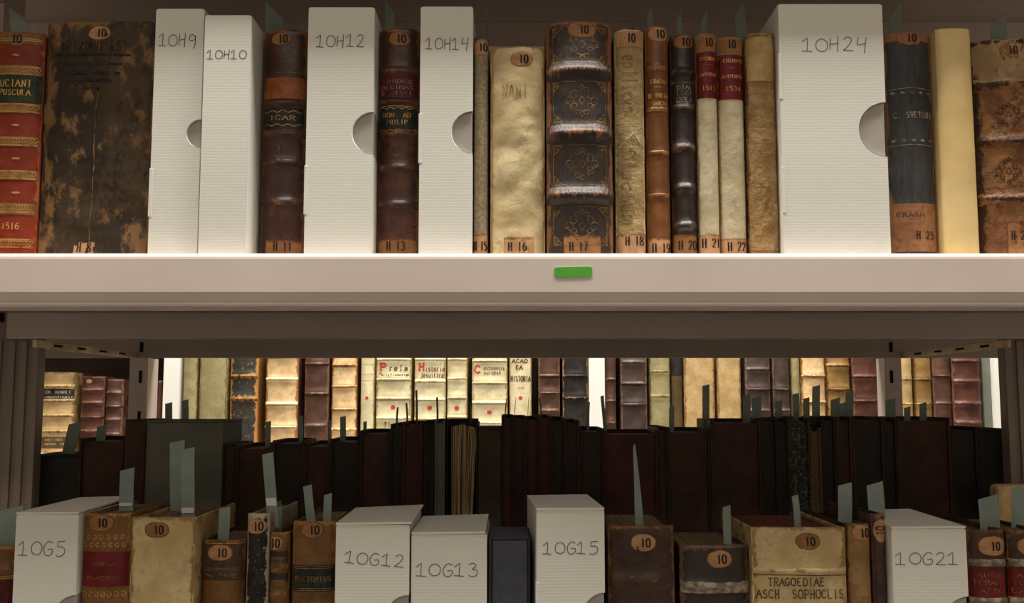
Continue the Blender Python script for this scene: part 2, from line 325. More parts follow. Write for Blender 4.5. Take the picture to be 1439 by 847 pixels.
def book(label, x0, x1, yt, row, Y=.85, depth=.13, mat='brown_calf', cover=None, bulge=.006, bands=(), bandh=.0022, bands_w=.0035, bandmat=None,
         stick=None, num='10', smat='label_paper', shelf=None, sx=None, panels=(), gilt=(), lines=(), extra=None, base=None, pages='paper',
         yref=200, group=None, wob=.0004, nz=64, cap=True, name='antique_book', numrot=0, spinetop=0, cat='book', edge=.0016):
    X0 = at(x0, yref, Y).x; X1 = at(x1, yref, Y).x
    X0, X1 = fit(row, X0, X1)
    xc = (X0 + X1) / 2; hw = (X1 - X0) / 2; pxc = (x0 + x1) / 2
    zt = at(pxc, yt, Y).z; h = zt - base
    root = thing(name, label, cat, (xc, Y, base + .0004), group or {'H': 'old books on the upper shelf', 'G': 'old books in the lower front row'}.get(row, 'old books on the far shelving'))
    sd = random.uniform(0, 100)
    def lz(py): return at(pxc, py, Y).z - base
    def lx(px, py): return at(px, py, Y).x - xc
    bz = [lz(b) for b in bands]
    thin = min(1.0, hw / .012)
    def P(x, z, off=0.0):
        u = max(-1.0, min(1.0, x / hw)); au = abs(u)
        y = bulge * au ** 2.3
        if au > .82: y += .0022 * thin * ((au - .82) / .18) ** 2
        if z > h - .003: y += .0016 * ((z - h + .003) / .003) ** 2
        for b in bz:
            d = (z - b) / bands_w
            if abs(d) < 2.2: y -= bandh * math.exp(-d * d * 1.3) * (1 - .25 * au ** 3)
        if wob: y += wob * 2.2 * noise.noise(Vector((x * 60 + sd, z * 45, sd))) + wob * noise.noise(Vector((x * 200 + sd, z * 160, sd)))
        return (x, y - off, z)
    us = [hw * math.sin(t) / math.sin(1.35) for t in lrange(-1.35, 1.35, 15)]
    zs = lrange(0, h - .003, nz) + [h - .002, h - .001, h]
    mb = MB(); m = len(us); W = []
    for z in zs:
        for u in us:
            p = P(u, z); e = 0
            if z >= h - .0001: e = wob * 1.8 * noise.noise(Vector((u * 120 + sd, 3, sd)))
            mb.v.append((p[0], p[1], p[2] + e))
            au = abs(u) / hw; wv = max(0, (au - .72) / .28) ** 1.5
            wv = max(wv, max(0, 1 - (h - z) / .008) * .8, max(0, 1 - z / .006) * .6)
            for b in bz: wv = max(wv, .38 * math.exp(-((z - b) / bands_w) ** 2))
            W.append(min(1, wv))
    for j in range(len(zs) - 1):
        for i in range(m - 1): a = j * m + i; mb.f.append((a, a + 1, a + 1 + m, a + m))
    # thickness: top rim then an inner row, and the sides
    n = len(mb.v); top = (len(zs) - 1) * m
    for i, u in enumerate(us): p = mb.v[top + i]; mb.v.append((u * .94, p[1] + .0022, h - .0006)); W.append(.7)
    for i, u in enumerate(us): p = mb.v[top + i]; mb.v.append((u * .94, p[1] + .0022, 0)); W.append(0)
    for i in range(m - 1):
        mb.f.append((top + i, top + i + 1, n + i + 1, n + i)); mb.f.append((n + i, n + i + 1, n + m + i + 1, n + m + i))
    mb.w = W
    mb.build('spine', mat, root, smooth=True)
    ys = bulge + .0022 * thin * .6
    cov = cover or mat; bt = min(.0028, hw * .32)
    for s in (-1, 1):
        b = MB(); a, c = sorted((s * hw, s * (hw - bt))); b.box(a, c, ys, depth, 0, h - .0005 + random.uniform(-.001, .0), bev=min(.0009, bt * .4))
        b.w = [.5] * len(b.v); b.build('cover', cov, root)
    pb = MB(); hb = hw - bt; fr = []
    for x in lrange(-hb, hb, 11):
        au = abs(x) / hw; fr.append((x, bulge * au ** 2.3 + (.0022 * thin * ((au - .82) / .18) ** 2 if au > .82 else 0) + .0025 + wob * 1.6))
    fr += [(hb, depth - .004), (-hb, depth - .004)]; k = len(fr)
    pb.v = [(x, y, .002) for x, y in fr] + [(x, y, h - .0045) for x, y in fr]
    pb.f = [tuple(range(k - 1, -1, -1)), tuple(range(k, 2 * k))] + [(i, (i + 1) % k, k + (i + 1) % k, k + i) for i in range(k)]
    pb.build('page_block', pages, root)
    for i, b in enumerate(bz):
        if not (0.004 < b < h - .004): continue
        g = MB(); hh = bands_w * 1.25
        vs = lrange(b - hh, b + hh, 9)
        g.grid(lambda x, z: P(x, z, .00025 * (1 - ((z - b) / hh) ** 4)), [u * .985 for u in us], vs)
        g.w = [(.5 - .3 * abs((v - b) / hh)) for v in vs for _ in us]
        g.build('raised_band', bandmat or mat, root, smooth=True)
    for pn in panels:
        y0, y1, pm, rows, tm = pn[:5]; xa, xb = (pn[5] if len(pn) > 5 else (-.93, .93))
        z1, z0 = lz(y0), lz(y1)
        g = MB(); g.grid(lambda x, z: P(x, z, .00045), lrange(xa * hw, xb * hw, 13), lrange(z0, z1, 9))
        ring = [(xa * hw, z0), (xb * hw, z0), (xb * hw, z1), (xa * hw, z1), (xa * hw, z0)]
        for a, c in zip(ring, ring[1:]):   # side skirt of the pasted panel
            pts = [(a[0] + (c[0] - a[0]) * t, a[1] + (c[1] - a[1]) * t) for t in lrange(0, 1, 9)]
            for p, q in zip(pts, pts[1:]): g.quad(P(p[0], p[1], -.0001), P(q[0], q[1], -.0001), P(q[0], q[1], .00045), P(p[0], p[1], .00045))
        pan = g.build('title_panel', pm, root, smooth=False)
        L = []
        th = .0006
        for (t, py, ph, pw, *dx) in rows:
            cx = lx(pxc + (dx[0] if dx else 0), py); hh = abs(lz(py - ph / 2) - lz(py + ph / 2)); ww = pw * Y / F
            L += text_lines(t, cx, lz(py), hh, ww, jitter=.25); th = max(.0005, hh * .17)
        if L: write('lettering', L, th, P, .00065, tm, pan)
    if gilt:
        for (gy, kind, gm) in gilt:
            z = lz(gy); L = []
            xa = hw * .93
            if kind == 'line': L = [[(-xa, z), (xa, z)]]
            elif kind == 'double': L = [[(-xa, z + .0008), (xa, z + .0008)], [(-xa, z - .0008), (xa, z - .0008)]]
            elif kind == 'roll':
                k = max(6, int(hw * 2 / .0024))
                L = [[(-xa, z + d), (xa, z + d)] for d in (.0036, .0026, -.0026, -.0036)]
                for i in range(k):
                    a = -xa + 2 * xa * (i + .5) / k; L.append([(a - .0014, z - .0016), (a + .0002, z - .0004), (a + .0014, z + .0017)])
            elif kind == 'scallop':
                k = 5; 
                for i in range(k):
                    a = -xa + 2 * xa * i / k; b2 = -xa + 2 * xa * (i + 1) / k
                    L.append(catmull([(a, z - .0005), ((a + b2) / 2, z + .0012), (b2, z - .0005)], 5))
                L.append([(-xa, z + .0022), (xa, z + .0022)])
            elif kind == 'tooth':
                k = max(5, int(hw * 2 / .0022))
                for i in range(k): a = -xa + 2 * xa * (i + .5) / k; L.append([(a, z - .0014), (a + .0002, z + .0014)])
            elif kind == 'bud':
                c = lx(22, gy) if x0 < 0 else 0
                L = [[(c - .0035, z), (c, z + .0009), (c + .0035, z), (c, z - .0009), (c - .0035, z)], [(c - .0028, z), (c + .0028, z)]]
            elif kind == 'fleuron': L = fleuron(0, z, hw * .5, min(.016, hw * .6))
            elif kind == 'frame': pass
            write('gilt_tooling', L, .0005, P, .0005, gm, root, contrast=False)
    for (L, wd, lm, nm) in (lines if not callable(lines) else lines(lx, lz, hw)):
        write(nm, L, wd, P, .0008, lm, root, contrast=False)
    if stick:
        px, py, pw, ph = stick
        cx, cz = lx(px, py), lz(py); rx, rz = pw / 2 * Y / F, ph / 2 * Y / F
        g = MB(); g.v.append(P(cx, cz, .0004)); k = 30; sd2 = random.uniform(0, 9)
        lim = hw * .98
        for r in (.25, .5, .75, .93, 1.0):
            for i in range(k):
                t = i / k * 6.2832; e = 1 + .05 * noise.noise(Vector((math.cos(t) * 2 + sd2, math.sin(t) * 2, 0)))
                x = max(-lim, min(lim, cx + rx * r * e * math.copysign(abs(math.cos(t)) ** .85, math.cos(t)))); z = min(h - .0005, cz + rz * r * e * math.sin(t))
                g.v.append(P(x, z, .0004 if r < 1 else .0001))
        for i in range(k):
            j = (i + 1) % k; g.f.append((0, 1 + i, 1 + j))
            for q in (0, 1, 2, 3): a = 1 + q * k; g.f.append((a + i, a + k + i, a + k + j, a + j))
        g.w = [0] * (1 + 3 * k) + [.6] * k + [1] * k
        st = g.build('number_sticker', smat, root, smooth=True)
        hh = (11.5 if num == '10' else 9) * Y / F
        off = (3 * Y / F if pw > 26 else 0)
        write('number', text_lines(num, min(max(cx + off, -hw + .005), hw - .005), cz, hh, (13.0 * Y / F) if hw > .0075 else 12.0 * Y / F, rot=numrot), .0014, P, .0008, 'ink', st)
    if shelf:
        txt, px, py, xa, xb, ytp = shelf
        za, zb2 = lz(ytp), 0.0006
        a, b = max(-hw * .97, lx(xa, py)), min(hw * .97, lx(xb, py))
        g = MB(); nu = 29
        xs = lrange(a, b, nu)
        for r in range(6):
            for i, x in enumerate(xs):
                z = zb2 + (za - zb2) * r / 5
                if r == 5: z += (.0007 if i % 2 else -.0003) + .0006 * noise.noise(Vector((x * 300, sd, 0)))
                g.v.append(P(x, max(z, .0003), .00035))
        for r in range(5):
            for i in range(nu - 1): q = r * nu + i; g.f.append((q, q + 1, q + 1 + nu, q + nu))
        g.w = [.9 if r == 5 or i in (0, nu - 1) else .1 for r in range(6) for i in range(nu)]
        sl = g.build('shelfmark_label', smat, root, smooth=True)
        cx = lx(px, py); wd = min(len(txt) * 6.6 * Y / F, hw * 1.8); cx = max(-hw * .96 + wd / 2, min(hw * .96 - wd / 2, cx))
        write('shelfmark', text_lines(txt, cx, lz(py), 12.5 * Y / F, wd), .0012, P, .0008, 'ink', sl)
    if extra: extra(root, P, lx, lz, hw, h)
    return root

def slip(label, pb, pt, wpx, Y, yaw=0, down=.018, mat='slip', curl=.002, group=None, point=0, name='paper_slip', white=0, lift=.12):
    """a strip of paper standing in a book: pb/pt = pixel of foot and tip seen, wpx width as seen edge to edge when yaw=0"""
    B = at(pb[0], pb[1], Y); T = at(pt[0], pt[1], Y); w_ = wpx * Y / F
    D = T - B; n = 7; B0 = B - D.normalized() * down; mb = MB(); D = T - B0
    ca, sa = math.cos(yaw), math.sin(yaw); th = .00012
    cv = random.uniform(-1, 1) * curl
    for side in (0, 1):
        for i in range(n):
            t = i / (n - 1); c = D * t; wob = cv * math.sin(t * 3.14)
            ww = w_ / 2 * (1 - point * max(0, t - down / D.length) ** 1.2)
            lf = lift * w_ if t == 1 else 0
            for s in (-1, 1):
                o = (-sa * (th if side else -th), ca * (th if side else -th))
                mb.v.append((c.x + s * ww * ca + o[0] - sa * wob, c.y + s * ww * sa + o[1] + ca * wob, c.z + s * lf))
    for i in range(n - 1):
        a = 2 * i; b = 2 * n + 2 * i
        mb.f += [(a, a + 1, a + 3, a + 2), (b, b + 2, b + 3, b + 1), (a, a + 2, b + 2, b), (a + 1, b + 1, b + 3, a + 3)]
    e = 2 * (n - 1); mb.f.append((e, e + 1, 2 * n + e + 1, 2 * n + e)); mb.f.append((0, 2 * n, 2 * n + 1, 1))
    o = mb.build(name, mat, None, smooth=False); o.location = B0; tag(o, label, 'paper slip', group or 'paper slips standing in the books')
    if white:   # pale stuck-on note at its foot
        g = MB(); k = D.normalized()
        b1 = k * (down + .001); b2 = k * (down + white)
        g.v += [(b1.x - w_ * .45 * ca, b1.y - w_ * .45 * sa - .0008 - abs(cv), b1.z), (b1.x + w_ * .45 * ca, b1.y + w_ * .45 * sa - .0008 - abs(cv), b1.z), (b2.x + w_ * .45 * ca, b2.y + w_ * .45 * sa - .0008 - abs(cv), b2.z), (b2.x - w_ * .45 * ca, b2.y - w_ * .45 * sa - .0008 - abs(cv), b2.z)]
        g.f.append((0, 1, 2, 3)); g.build('note', 'slip_white', o)
    return o

def rotated(o, deg):
    o.rotation_euler.z = math.radians(deg); return o
def box(label, x0, x1, yt, row, Y=.842, depth=.14, text=None, tx=None, ty=70, th=20, tw=60, notch=None, tabs=(), base=None, yref=200, lid=None,
        mat='box_board', group=None, inner='box_inner', rot=0, side='right', name='archival_box', textrot=0):
    """notch = (cy, r) semicircle at right edge; lid = (rise m, overhang m)"""
    X0 = at(x0, yref, Y).x; X1 = at(x1, yref, Y).x; X0, X1 = fit(row, X0, X1)
    xc = (X0 + X1) / 2; hw = (X1 - X0) / 2; pxc = (x0 + x1) / 2
    h = at(pxc, yt, Y).z - base
    root = thing(name, label, 'box', (xc, Y, base + .0004), group or {'H': 'white boxes on the upper shelf', 'G': 'white boxes in the lower front row'}.get(row, 'boxes on the far shelving'))
    def lz(py): return at(pxc, py, Y).z - base
    t = .0017
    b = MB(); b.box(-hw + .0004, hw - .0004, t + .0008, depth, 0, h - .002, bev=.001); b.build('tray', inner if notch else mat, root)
    # front panel with its semicircular thumb notch
    r0 = .0014
    out = [(-hw, 0), (hw, 0)]
    if notch:
        cz = lz(notch[0]); r = notch[1] * Y / F; ex = hw
        za = cz - r; n = 18; ins = notch[2] * Y / F if len(notch) > 2 else 0
        pts = [(ex + ins - r * 1.0 * math.sin(math.pi * i / n) , cz - r * math.cos(math.pi * i / n)) for i in range(n + 1)]
        pts = [p for p in pts if p[0] <= ex]
        out += [(ex, pts[0][1])] + pts + [(ex, pts[-1][1])]
    out += [(hw, h - r0), (hw - r0, h), (-hw + r0, h), (-hw, h - r0)]
    p = MB(); p.prism(out, 0, t, 'y'); p.build('front_panel', mat, root, fix=True)
    if notch:   # cut edge of the board round the notch
        e = MB()
        for a, c in zip(pts, pts[1:]): e.quad((a[0], -.0001, a[1]), (c[0], -.0001, c[1]), (c[0] - .0009 * 0 + .0008, t, c[1]), (a[0] + .0008, t, a[1]))
        e.build('notch_edge', 'box_plain', root)
    # side walls and top wall of the outer sleeve, with corrugated board thickness
    s = MB(); s.box(-hw, -hw + t, t, depth, 0, h, bev=.0006); s.build('side_wall', mat, root)
    if not notch:
        s = MB(); s.box(hw - t, hw, t, depth, 0, h, bev=.0006); s.build('side_wall', mat, root)
    else:
        for za, zb in ((0, cz - r), (cz + r, h)):
            s = MB(); s.box(hw - t, hw, t, depth, za, zb, bev=.0006); s.build('side_wall', mat, root)
    if not lid:
        s = MB(); s.box(-hw + t, hw - t, t, depth, h - .0018, h - .0002, bev=.0005); s.build('top_wall', mat, root)
    else:
        rise, over, xi = lid
        s = MB(); n = len(s.v)
        xa, xb = -hw - .0002, hw + over
        s.v += [(xa, -.0006, h), (xb, -.0006, h + rise * .2), (xb, depth, h + rise), (xa, depth, h + rise * .3), (xa, -.0006, h + .0016), (xb, -.0006, h + .0016 + rise * .2), (xb, depth, h + rise + .0016), (xa, depth, h + rise * .3 + .0016)]
        s.f += [(0, 3, 2, 1), (4, 5, 6, 7), (0, 1, 5, 4), (1, 2, 6, 5), (2, 3, 7, 6), (3, 0, 4, 7)]
        s.build('lid', mat, root)
    for (ya, yb) in tabs:
        z1, z0 = lz(ya), lz(yb); s = MB(); s.box(-hw - .0009, -hw + .0022, -.0004, .0010, z0, z1, bev=.0003); s.build('side_tab', 'box_board', root)
    if text:
        cx = at(tx, ty, Y).x - xc
        write('pencil_number', text_lines(text, cx, lz(ty), th * Y / F, tw * Y / F, hand=True, jitter=.25, rot=textrot), .00070, lambda x, z, o: (x, -o, z), .0002, 'pencil', root, contrast=False)
    return root

# ---------------------------------------------------------------- room
def struct(name, mb, mat):
    o = mb.build(name, mat); o['kind'] = 'structure'; return o
m = MB(); m.box(-3.2, 3.2, -1.6, 4.4, -.1, 0); struct('floor', m, 'floor_vinyl')
m = MB(); m.box(-3.2, 3.2, -1.6, 4.4, CEIL, CEIL + .1); struct('ceiling', m, 'ceiling_paint')
m = MB(); m.box(-3.3, -3.2, -1.6, 4.4, 0, CEIL); struct('wall_left', m, 'wall_paint')
m = MB(); m.box(3.2, 3.3, -1.6, 4.4, 0, CEIL); struct('wall_right', m, 'wall_paint')
m = MB(); m.box(-3.3, 3.3, -1.7, -1.6, 0, CEIL); struct('wall_near', m, 'wall_paint')
m = MB(); m.box(-3.3, 3.3, 4.4, 4.5, 0, CEIL); struct('wall_far', m, 'wall_paint')
for nm, y, lb in (('near', .565, 'long ceiling lamp over the near aisle'), ('near', -1.1, 'long fill lamp added on the ceiling behind the viewer'), ('far', 1.62, 'long ceiling lamp over the far aisle')):  # the housing behind the viewer belongs to the added fill lamp
    lm = thing('ceiling_lamp', lb, 'lamp', (0.1 if nm == 'near' else 0, y, CEIL))
    m = MB(); m.box(-1.3, 1.3, -.17, .17, -.08, -.0004, bev=.01); m.build('lamp_housing', 'lamp_housing', lm)

# ---------------------------------------------------------------- shelving unit carrying the near rows
ZH = EYE + .1205          # deck of the H shelf
ZU = EYE + .423            # shelf above
ZG = EYE - .290          # shelf of the G row
YF, YB = .82, 1.30
unit = thing('shelving_unit', 'white enamelled steel shelving unit carrying the near rows of books', 'shelving', (0, 1.0, 0))
def U(p): return (p[0], p[1] - 1.0, p[2])
def ubox(nm, mat, x0, x1, y0, y1, z0, z1, bev=.001, par=None):
    m = MB(); m.box(x0, x1, y0 - 1, y1 - 1, z0, z1, bev=bev); return m.build(nm, mat, par or unit)
XL, XR = -.455, .470
def shelf_at(z, par=None):
    y = YF - 1
    pr = [(y + .002, z - .0025), (y + .0045, z), (y + .0075, z)]
    pr = [(-.0 + y, z - .0050), (y + .0004, z - .0030), (y + .0015, z - .0012), (y + .0036, z), (YB - 1 + .02, z), (YB - 1 + .02, z - .003), (y + .006, z - .003), (y + .006, z - .038),
          (y + .045, z - .0435), (y + .045, z - .0445), (y + .0066, z - .0450), (y + .0036, z - .0440), (y + .0030, z - .0425), (y + .0036, z - .0410), (y + .0030, z - .0400), (y + .0008, z - .0345), (y, z - .0325)]
    m = MB(); m.prism(pr, -1.3, 1.3, 'x'); return m.build('shelf', 'shelf_enamel', unit, fix=True)
for z in (ZG, ZH, ZU, ZG - .4): shelf_at(z)
YA, YR = 1.000, 1.280    # planes of the front and rear beams
for z in (ZH, ZU):
    m = MB(); a = YA - 1      # pressed beam: recessed upper flange, proud lower face, return at the foot
    pr = [(a + .006, z - .0035), (a + .006, z - .0325), (a + .0012, z - .0335), (a, z - .0350), (a, z - .0590), (a + .0008, z - .0602), (a + .016, z - .0602), (a + .016, z - .0590), (a + .0025, z - .0580), (a + .0025, z - .0355), (a + .008, z - .0345), (a + .008, z - .0035)]
    m.prism(pr, at(10, 450, YA).x, .80, 'x'); m.build('front_beam', 'beam_enamel', unit, fix=True)
    m = MB(); a = YR - 1
    m.prism([(a, z - .0035), (a, z - .0683), (a + .010, z - .0683), (a + .010, z - .0670), (a + .0015, z - .0670), (a + .0015, z - .0035)], -1.1, 1.1, 'x'); m.build('rear_beam', 'beam_enamel', unit, fix=True)
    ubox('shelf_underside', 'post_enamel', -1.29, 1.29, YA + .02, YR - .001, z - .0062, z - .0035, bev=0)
XPL, XPR = at(42, 560, YA).x, at(1425, 560, YA).x
for xe, s in ((XPL, -1), (XPR, 1)):
    xa, xb = sorted((xe, xe + s * .055))
    ubox('post', 'post_enamel', xa, xb, YA + .0165, YA + .030, 0, ZU + .05)
    for dx in (.0, .012, .024, .038):
        a, b = sorted((xe + s * dx, xe + s * (dx + .0065))); ubox('post_rib', 'post_enamel', a, b, YA + .0135, YA + .0165, 0, ZH - .0615, bev=.0006)
for s, fa, fb, side in ((-1, 182, 205, 222), (1, 1267, 1246, 1232)):
    xo, xi = at(fa, 560, YR + .004).x, at(fb, 560, YR + .004).x; yb = xi / ((side - 719.5) / F) 
    a, b = sorted((xo, xi)); zt_ = ZH - .0684
    ubox('post', 'shelf_enamel', a, b, YR + .0025, YR + .0040, 0, zt_, bev=0)
    a, b = sorted((xi, xi - s * .0012)); ubox('post', 'shelf_enamel', a, b, YR + .0040, yb, 0, zt_, bev=0)
    a, b = sorted((xo, xo + s * .0012)); ubox('post', 'shelf_enamel', a, b, YR + .0040, yb, 0, zt_, bev=0)
    for k in range(8):
        zc = EYE + .028 - k * .052; xc = (xo * .72 + xi * .28)
        xc = xo * .35 + xi * .65
        ubox('slot', 'dark_hole', xc - .0018, xc + .0018, YR + .0015, YR + .0026, zc - .008, zc + .008, bev=0)
    a, b = sorted((s * (abs(XPL if s < 0 else XPR) - .001), s * (abs(XPL if s < 0 else XPR) + .003)))
    ubox('side_rail', 'rail_steel', a, b, YA + .006, YR - .001, ZH - .0690, ZH - .0610, bev=.0005)
    for k in range(4):
        yy = YA + .045 + k * .058; c = a if s > 0 else b
        ubox('slot', 'dark_hole', c - .0004, c + .0004, yy, yy + .020, ZH - .0665, ZH - .0640, bev=0)
    xh = at(199 if s < 0 else 1252, 490, YR).x
    ubox('hook_hole', 'dark_hole', xh - .0022, xh + .0022, YR - .0008, YR + .0004, ZH - .0610, ZH - .0480, bev=0)
P = at(1, 446, YA + .0165); ubox('bolt_hole', 'dark_hole', P.x - .004, P.x + .004, YA + .0158, YA + .0170, P.z - .005, P.z + .005, bev=0)
# light showing through slots of the deck behind the front beam
# green marker
m = MB(); pts = []
for (cx, cz, a0) in ((1, 1, 0), (-1, 1, 90), (-1, -1, 180), (1, -1, 270)):
    for k in range(5): t = math.radians(a0 + k * 22.5); pts.append((cx * .0135 + .0022 * math.cos(t), cz * .0020 + .0022 * math.sin(t)))
P0 = at(805.5, 382, YF - .0004)
m.prism(pts, -.0002, .0002, 'y'); g = m.build('marker_strip', 'green_tape', None, fix=True); g.location = P0; g.rotation_euler = (0, -.02, 0)
tag(g, 'small green adhesive strip on the front lip of the white shelf', 'sticker')
m = MB(); m.prism([(x * 1.03, z * 1.14) for x, z in pts], .00015, .0003, 'y'); m.build('strip_edge', 'tape_edge', g, fix=True)

GH = 'books and boxes on the upper shelf'; GG = 'books and boxes in the lower front row'
BH = dict(row='H', base=ZH, yref=200)
# ---------------------------------------------------------------- upper row (H)
def red_buds(lx, lz, hw): return []
book('red leather book with gilt bands and green title panel, upper shelf, far left', -34, 52, 45, Y=.852, mat='red_leather', bulge=.006, wob=.0002,
     stick=(24, 55, 26, 22), smat='label_dull', panels=[(44, 62, 'gilt_calf', [], 'gold', (-.99, .99)), (105, 144, 'green_leather', [('LUCIANI', 117, 10, 52, 9), ('OPUSCULA', 130, 8, 50, 8)], 'gold', (-.98, .98)),
     (285, 302, 'gilt_calf', [], 'gold', (-.99, .99))] + [(c - 7, c + 7, 'gilt_calf', [], 'gold', (-.99, .99)) for c in (99, 152, 199, 246)],
     gilt=[(56, 'double', 'gold'), (99, 'roll', 'gold'), (152, 'roll', 'gold'), (199, 'roll', 'gold'), (246, 'roll', 'gold'), (293, 'roll', 'gold'), (342, 'roll', 'gold'), (338, 'double', 'gold'),
           (78, 'bud', 'gold'), (176, 'bud', 'gold'), (223, 'bud', 'gold'), (271, 'bud', 'gold')],
     lines=lambda lx, lz, hw: [(text_lines('no 1516.', lx(8, 318), lz(318), .0055, .030), .0008, 'gold', 'lettering')], **BH)
def scorch(root, P, lx, lz, hw, h):
    L = []
    for i, (y, a, b) in enumerate(((77, 76, 183), (90, 88, 175), (103, 98, 168), (114, 105, 160), (125, 114, 140))):
        za = lz(y); L.append([(lx(a, y), za), (lx((a + b) / 2, y), za + .0004), (lx(b, y), za - .0003)])
    write('faded_rule', L, .0022, P, .0003, 'near_black', root, contrast=False)
    write('crease', [catmull([(lx(138, 130), lz(130)), (lx(134, 180), lz(180)), (lx(131, 250), lz(250)), (lx(124, 352), lz(352))], 6)], .0007, P, .0004, 'dull_gold', root, contrast=False)
    write('faded_title', text_lines('BRIXIANI EST', lx(132, 65), lz(65), .008, .058, jitter=.6), .0012, P, .0003, 'near_black', root)
book('wide scorched dark brown book with a blotchy spine and shelfmark H 8', 54, 211, 30, Y=.856, mat='scorched_leather', bulge=.004, wob=.0012, stick=(140, 47, 33, 22), num='10',
     shelf=('H 8', 118, 348, 103, 133, 341), extra=scorch, **BH)
box('slim white box pencilled 10H9, left of the box pencilled 10H10', 213, 281.5, 13, text='10H9', tx=250, ty=57, th=19, tw=54, notch=(188, 21, 0), tabs=((237, 305),), Y=.842, **BH)
box('slim white box pencilled 10H10 between 10H9 and a brown book', 283, 349, 22, text='10H10', tx=319, ty=77, th=14, tw=56, Y=.836, **BH)
bc = dict(mat='brown_calf', bulge=.0075, wob=.0003, bandh=.0022, **BH)
book('brown calf book with black title panel and figure 3, shelfmark H 11', 365, 427, 41, Y=.862, stick=(395, 55, 30, 19), smat='label_dull', bands=(145, 188, 229, 284), gilt=[(102, 'line', 'dull_gold')], 
     panels=[(109, 139, 'calf_patch', [], 'gold'), (152, 181, 'dark_label', [('ICAR', 166, 6, 38)], 'gold')],
     shelf=('H 11', 397, 347, 372, 425, 338), extra=lambda root, P, lx, lz, hw, h: (write('volume_number', text_lines('3', lx(389, 212), lz(212), .0098, .006), .0008, P, .0004, 'dull_gold', root),
     write('gilt_tooling', [[(-hw * .85 + hw * 1.7 * i / 24, lz(157) - .0009 * math.sin(i * .9)) for i in range(25)], [(-hw * .85 + hw * 1.7 * i / 24, lz(176) + .0009 * math.sin(i * .9)) for i in range(25)]], .0005, P, .0007, 'gold', root, False)), **bc)
box('white box pencilled 10H12 with a thumb notch, between two brown calf books', 430, 524, 11, text='10H12', tx=479, ty=58, th=19, tw=70, notch=(187, 31, 0), tabs=((233, 302),), Y=.842, **BH)
book('brown calf book with wine and black title panels, shelfmark H 13', 527, 588, 39, Y=.862, stick=(561, 55, 32, 21), smat='label_dull', bands=(100, 143, 188, 236, 288), 
     panels=[(107, 138, 'wine_label', [('TRADUX', 115, 5, 44), ('DECIMAS', 123, 5, 46), ('P. 1541', 131, 5, 44)], 'silver_tooling'), (151, 183, 'dark_label', [('ROM. AD', 162, 6, 40), ('PHILIP', 172, 6, 30)], 'gold')],
     gilt=[(153, 'scallop', 'gold'), (184, 'scallop', 'gold')], shelf=('H 13', 556, 346, 530, 585, 336),
     extra=lambda root, P, lx, lz, hw, h: write('volume_number', text_lines('5', lx(556, 212), lz(212), .0098, .006), .0008, P, .0004, 'dull_gold', root), **bc)
box('white box pencilled 10H14 with a thumb notch, beside the thin grey-brown book', 589.5, 664, 10, text='10H14', tx=629, ty=62, th=18, tw=62, notch=(186, 31, 0), tabs=((160, 230),), Y=.842, **BH)
book('very thin book in speckled grey-brown paper, shelfmark H 15', 665.5, 686, 52, Y=.848, mat='speckled_paper', bulge=.004, wob=.0001, panels=[(60, 78, 'label_paper', [], 'ink', (-.99, .99))],
     shelf=('H 15', 675, 346, 664, 687, 330), extra=lambda root, P, lx, lz, hw, h: write('number', text_lines('10', lx(679, 67), lz(67), .0068, .0072), .0013, P, .0007, 'ink', root), **BH)
def creases(root, P, lx, lz, hw, h):
    L = []
    for k in range(9):
        x = random.uniform(-.6, .6) * hw; z = random.uniform(.15, .9) * h; a = random.uniform(-.6, .6); pl = [(x, z)]
        for i in range(6): x += math.cos(a) * .003; z += math.sin(a) * .003; a += random.uniform(-.5, .5); x = max(-.9 * hw, min(.9 * hw, x)); pl.append((x, z))
        L.append(pl)
    write('crease', L, .0005, P, .0004, 'vellum_pale', root, contrast=False)
    write('faint_title', text_lines('NANI', lx(724, 129), lz(129), .012, .022, jitter=.5), .0010, P, .0003, 'vellum_old', root)
book('creased cream vellum book, shelfmark H 16, shorter than its neighbours', 689, 766, 65, Y=.842, mat='vellum', bulge=.007, wob=.0010, stick=(733, 83, 33, 22), shelf=('H 16', 727, 347, 708, 750, 334), extra=creases, **BH)
def tooled(root, P, lx, lz, hw, h):
    for y in (63, 142, 231, 318): write('gilt_fleuron', fleuron(lx(818, y), lz(y), .0155, .0150), .00055, P, .0004, 'dull_gold', root, contrast=False)
    zz = [(38, 88), (115, 172), (204, 260), (291, 345)]
    for a, b in zz:
        L = []
        z1, z0 = lz(a), lz(b); x = hw * .82
        L += [[(-x, z1), (x, z1)], [(-x, z0), (x, z0)], [(-x * .97, z1), (-x * .97, z0)], [(x * .97, z1), (x * .97, z0)]]
        for sx in (-1, 1):
            for sz, z in ((1, z1), (-1, z0)): L += corner(sx * x * .93, z - sz * .001, .007, sx, sz)
        write('gilt_tooling', L, .00048, P, .0004, 'dull_gold', root, contrast=False)
    for y in (96, 182, 270):
        L = []
        for i in range(15):
            a = -hw * .9 + hw * 1.8 * i / 14; z = lz(y); L.append([(a, z - .003), (a + .0006, z), (a + .0014, z + .003)])
        write('gilt_roll', L, .0005, P, .0006, 'worn_orange', root, contrast=False)
book('thick dark tooled leather book with gilt scrolls and heavy bands, shelfmark H 17', 768.5, 862, 29, Y=.838, mat='tooled_leather', bulge=.009, wob=.0006, bands=(100, 188, 275), bandh=.0062, bands_w=.0064,
     stick=(818, 42, 42, 26), smat='label_dull', shelf=('H 17', 813, 347, 792, 845, 332), extra=tooled, **BH)
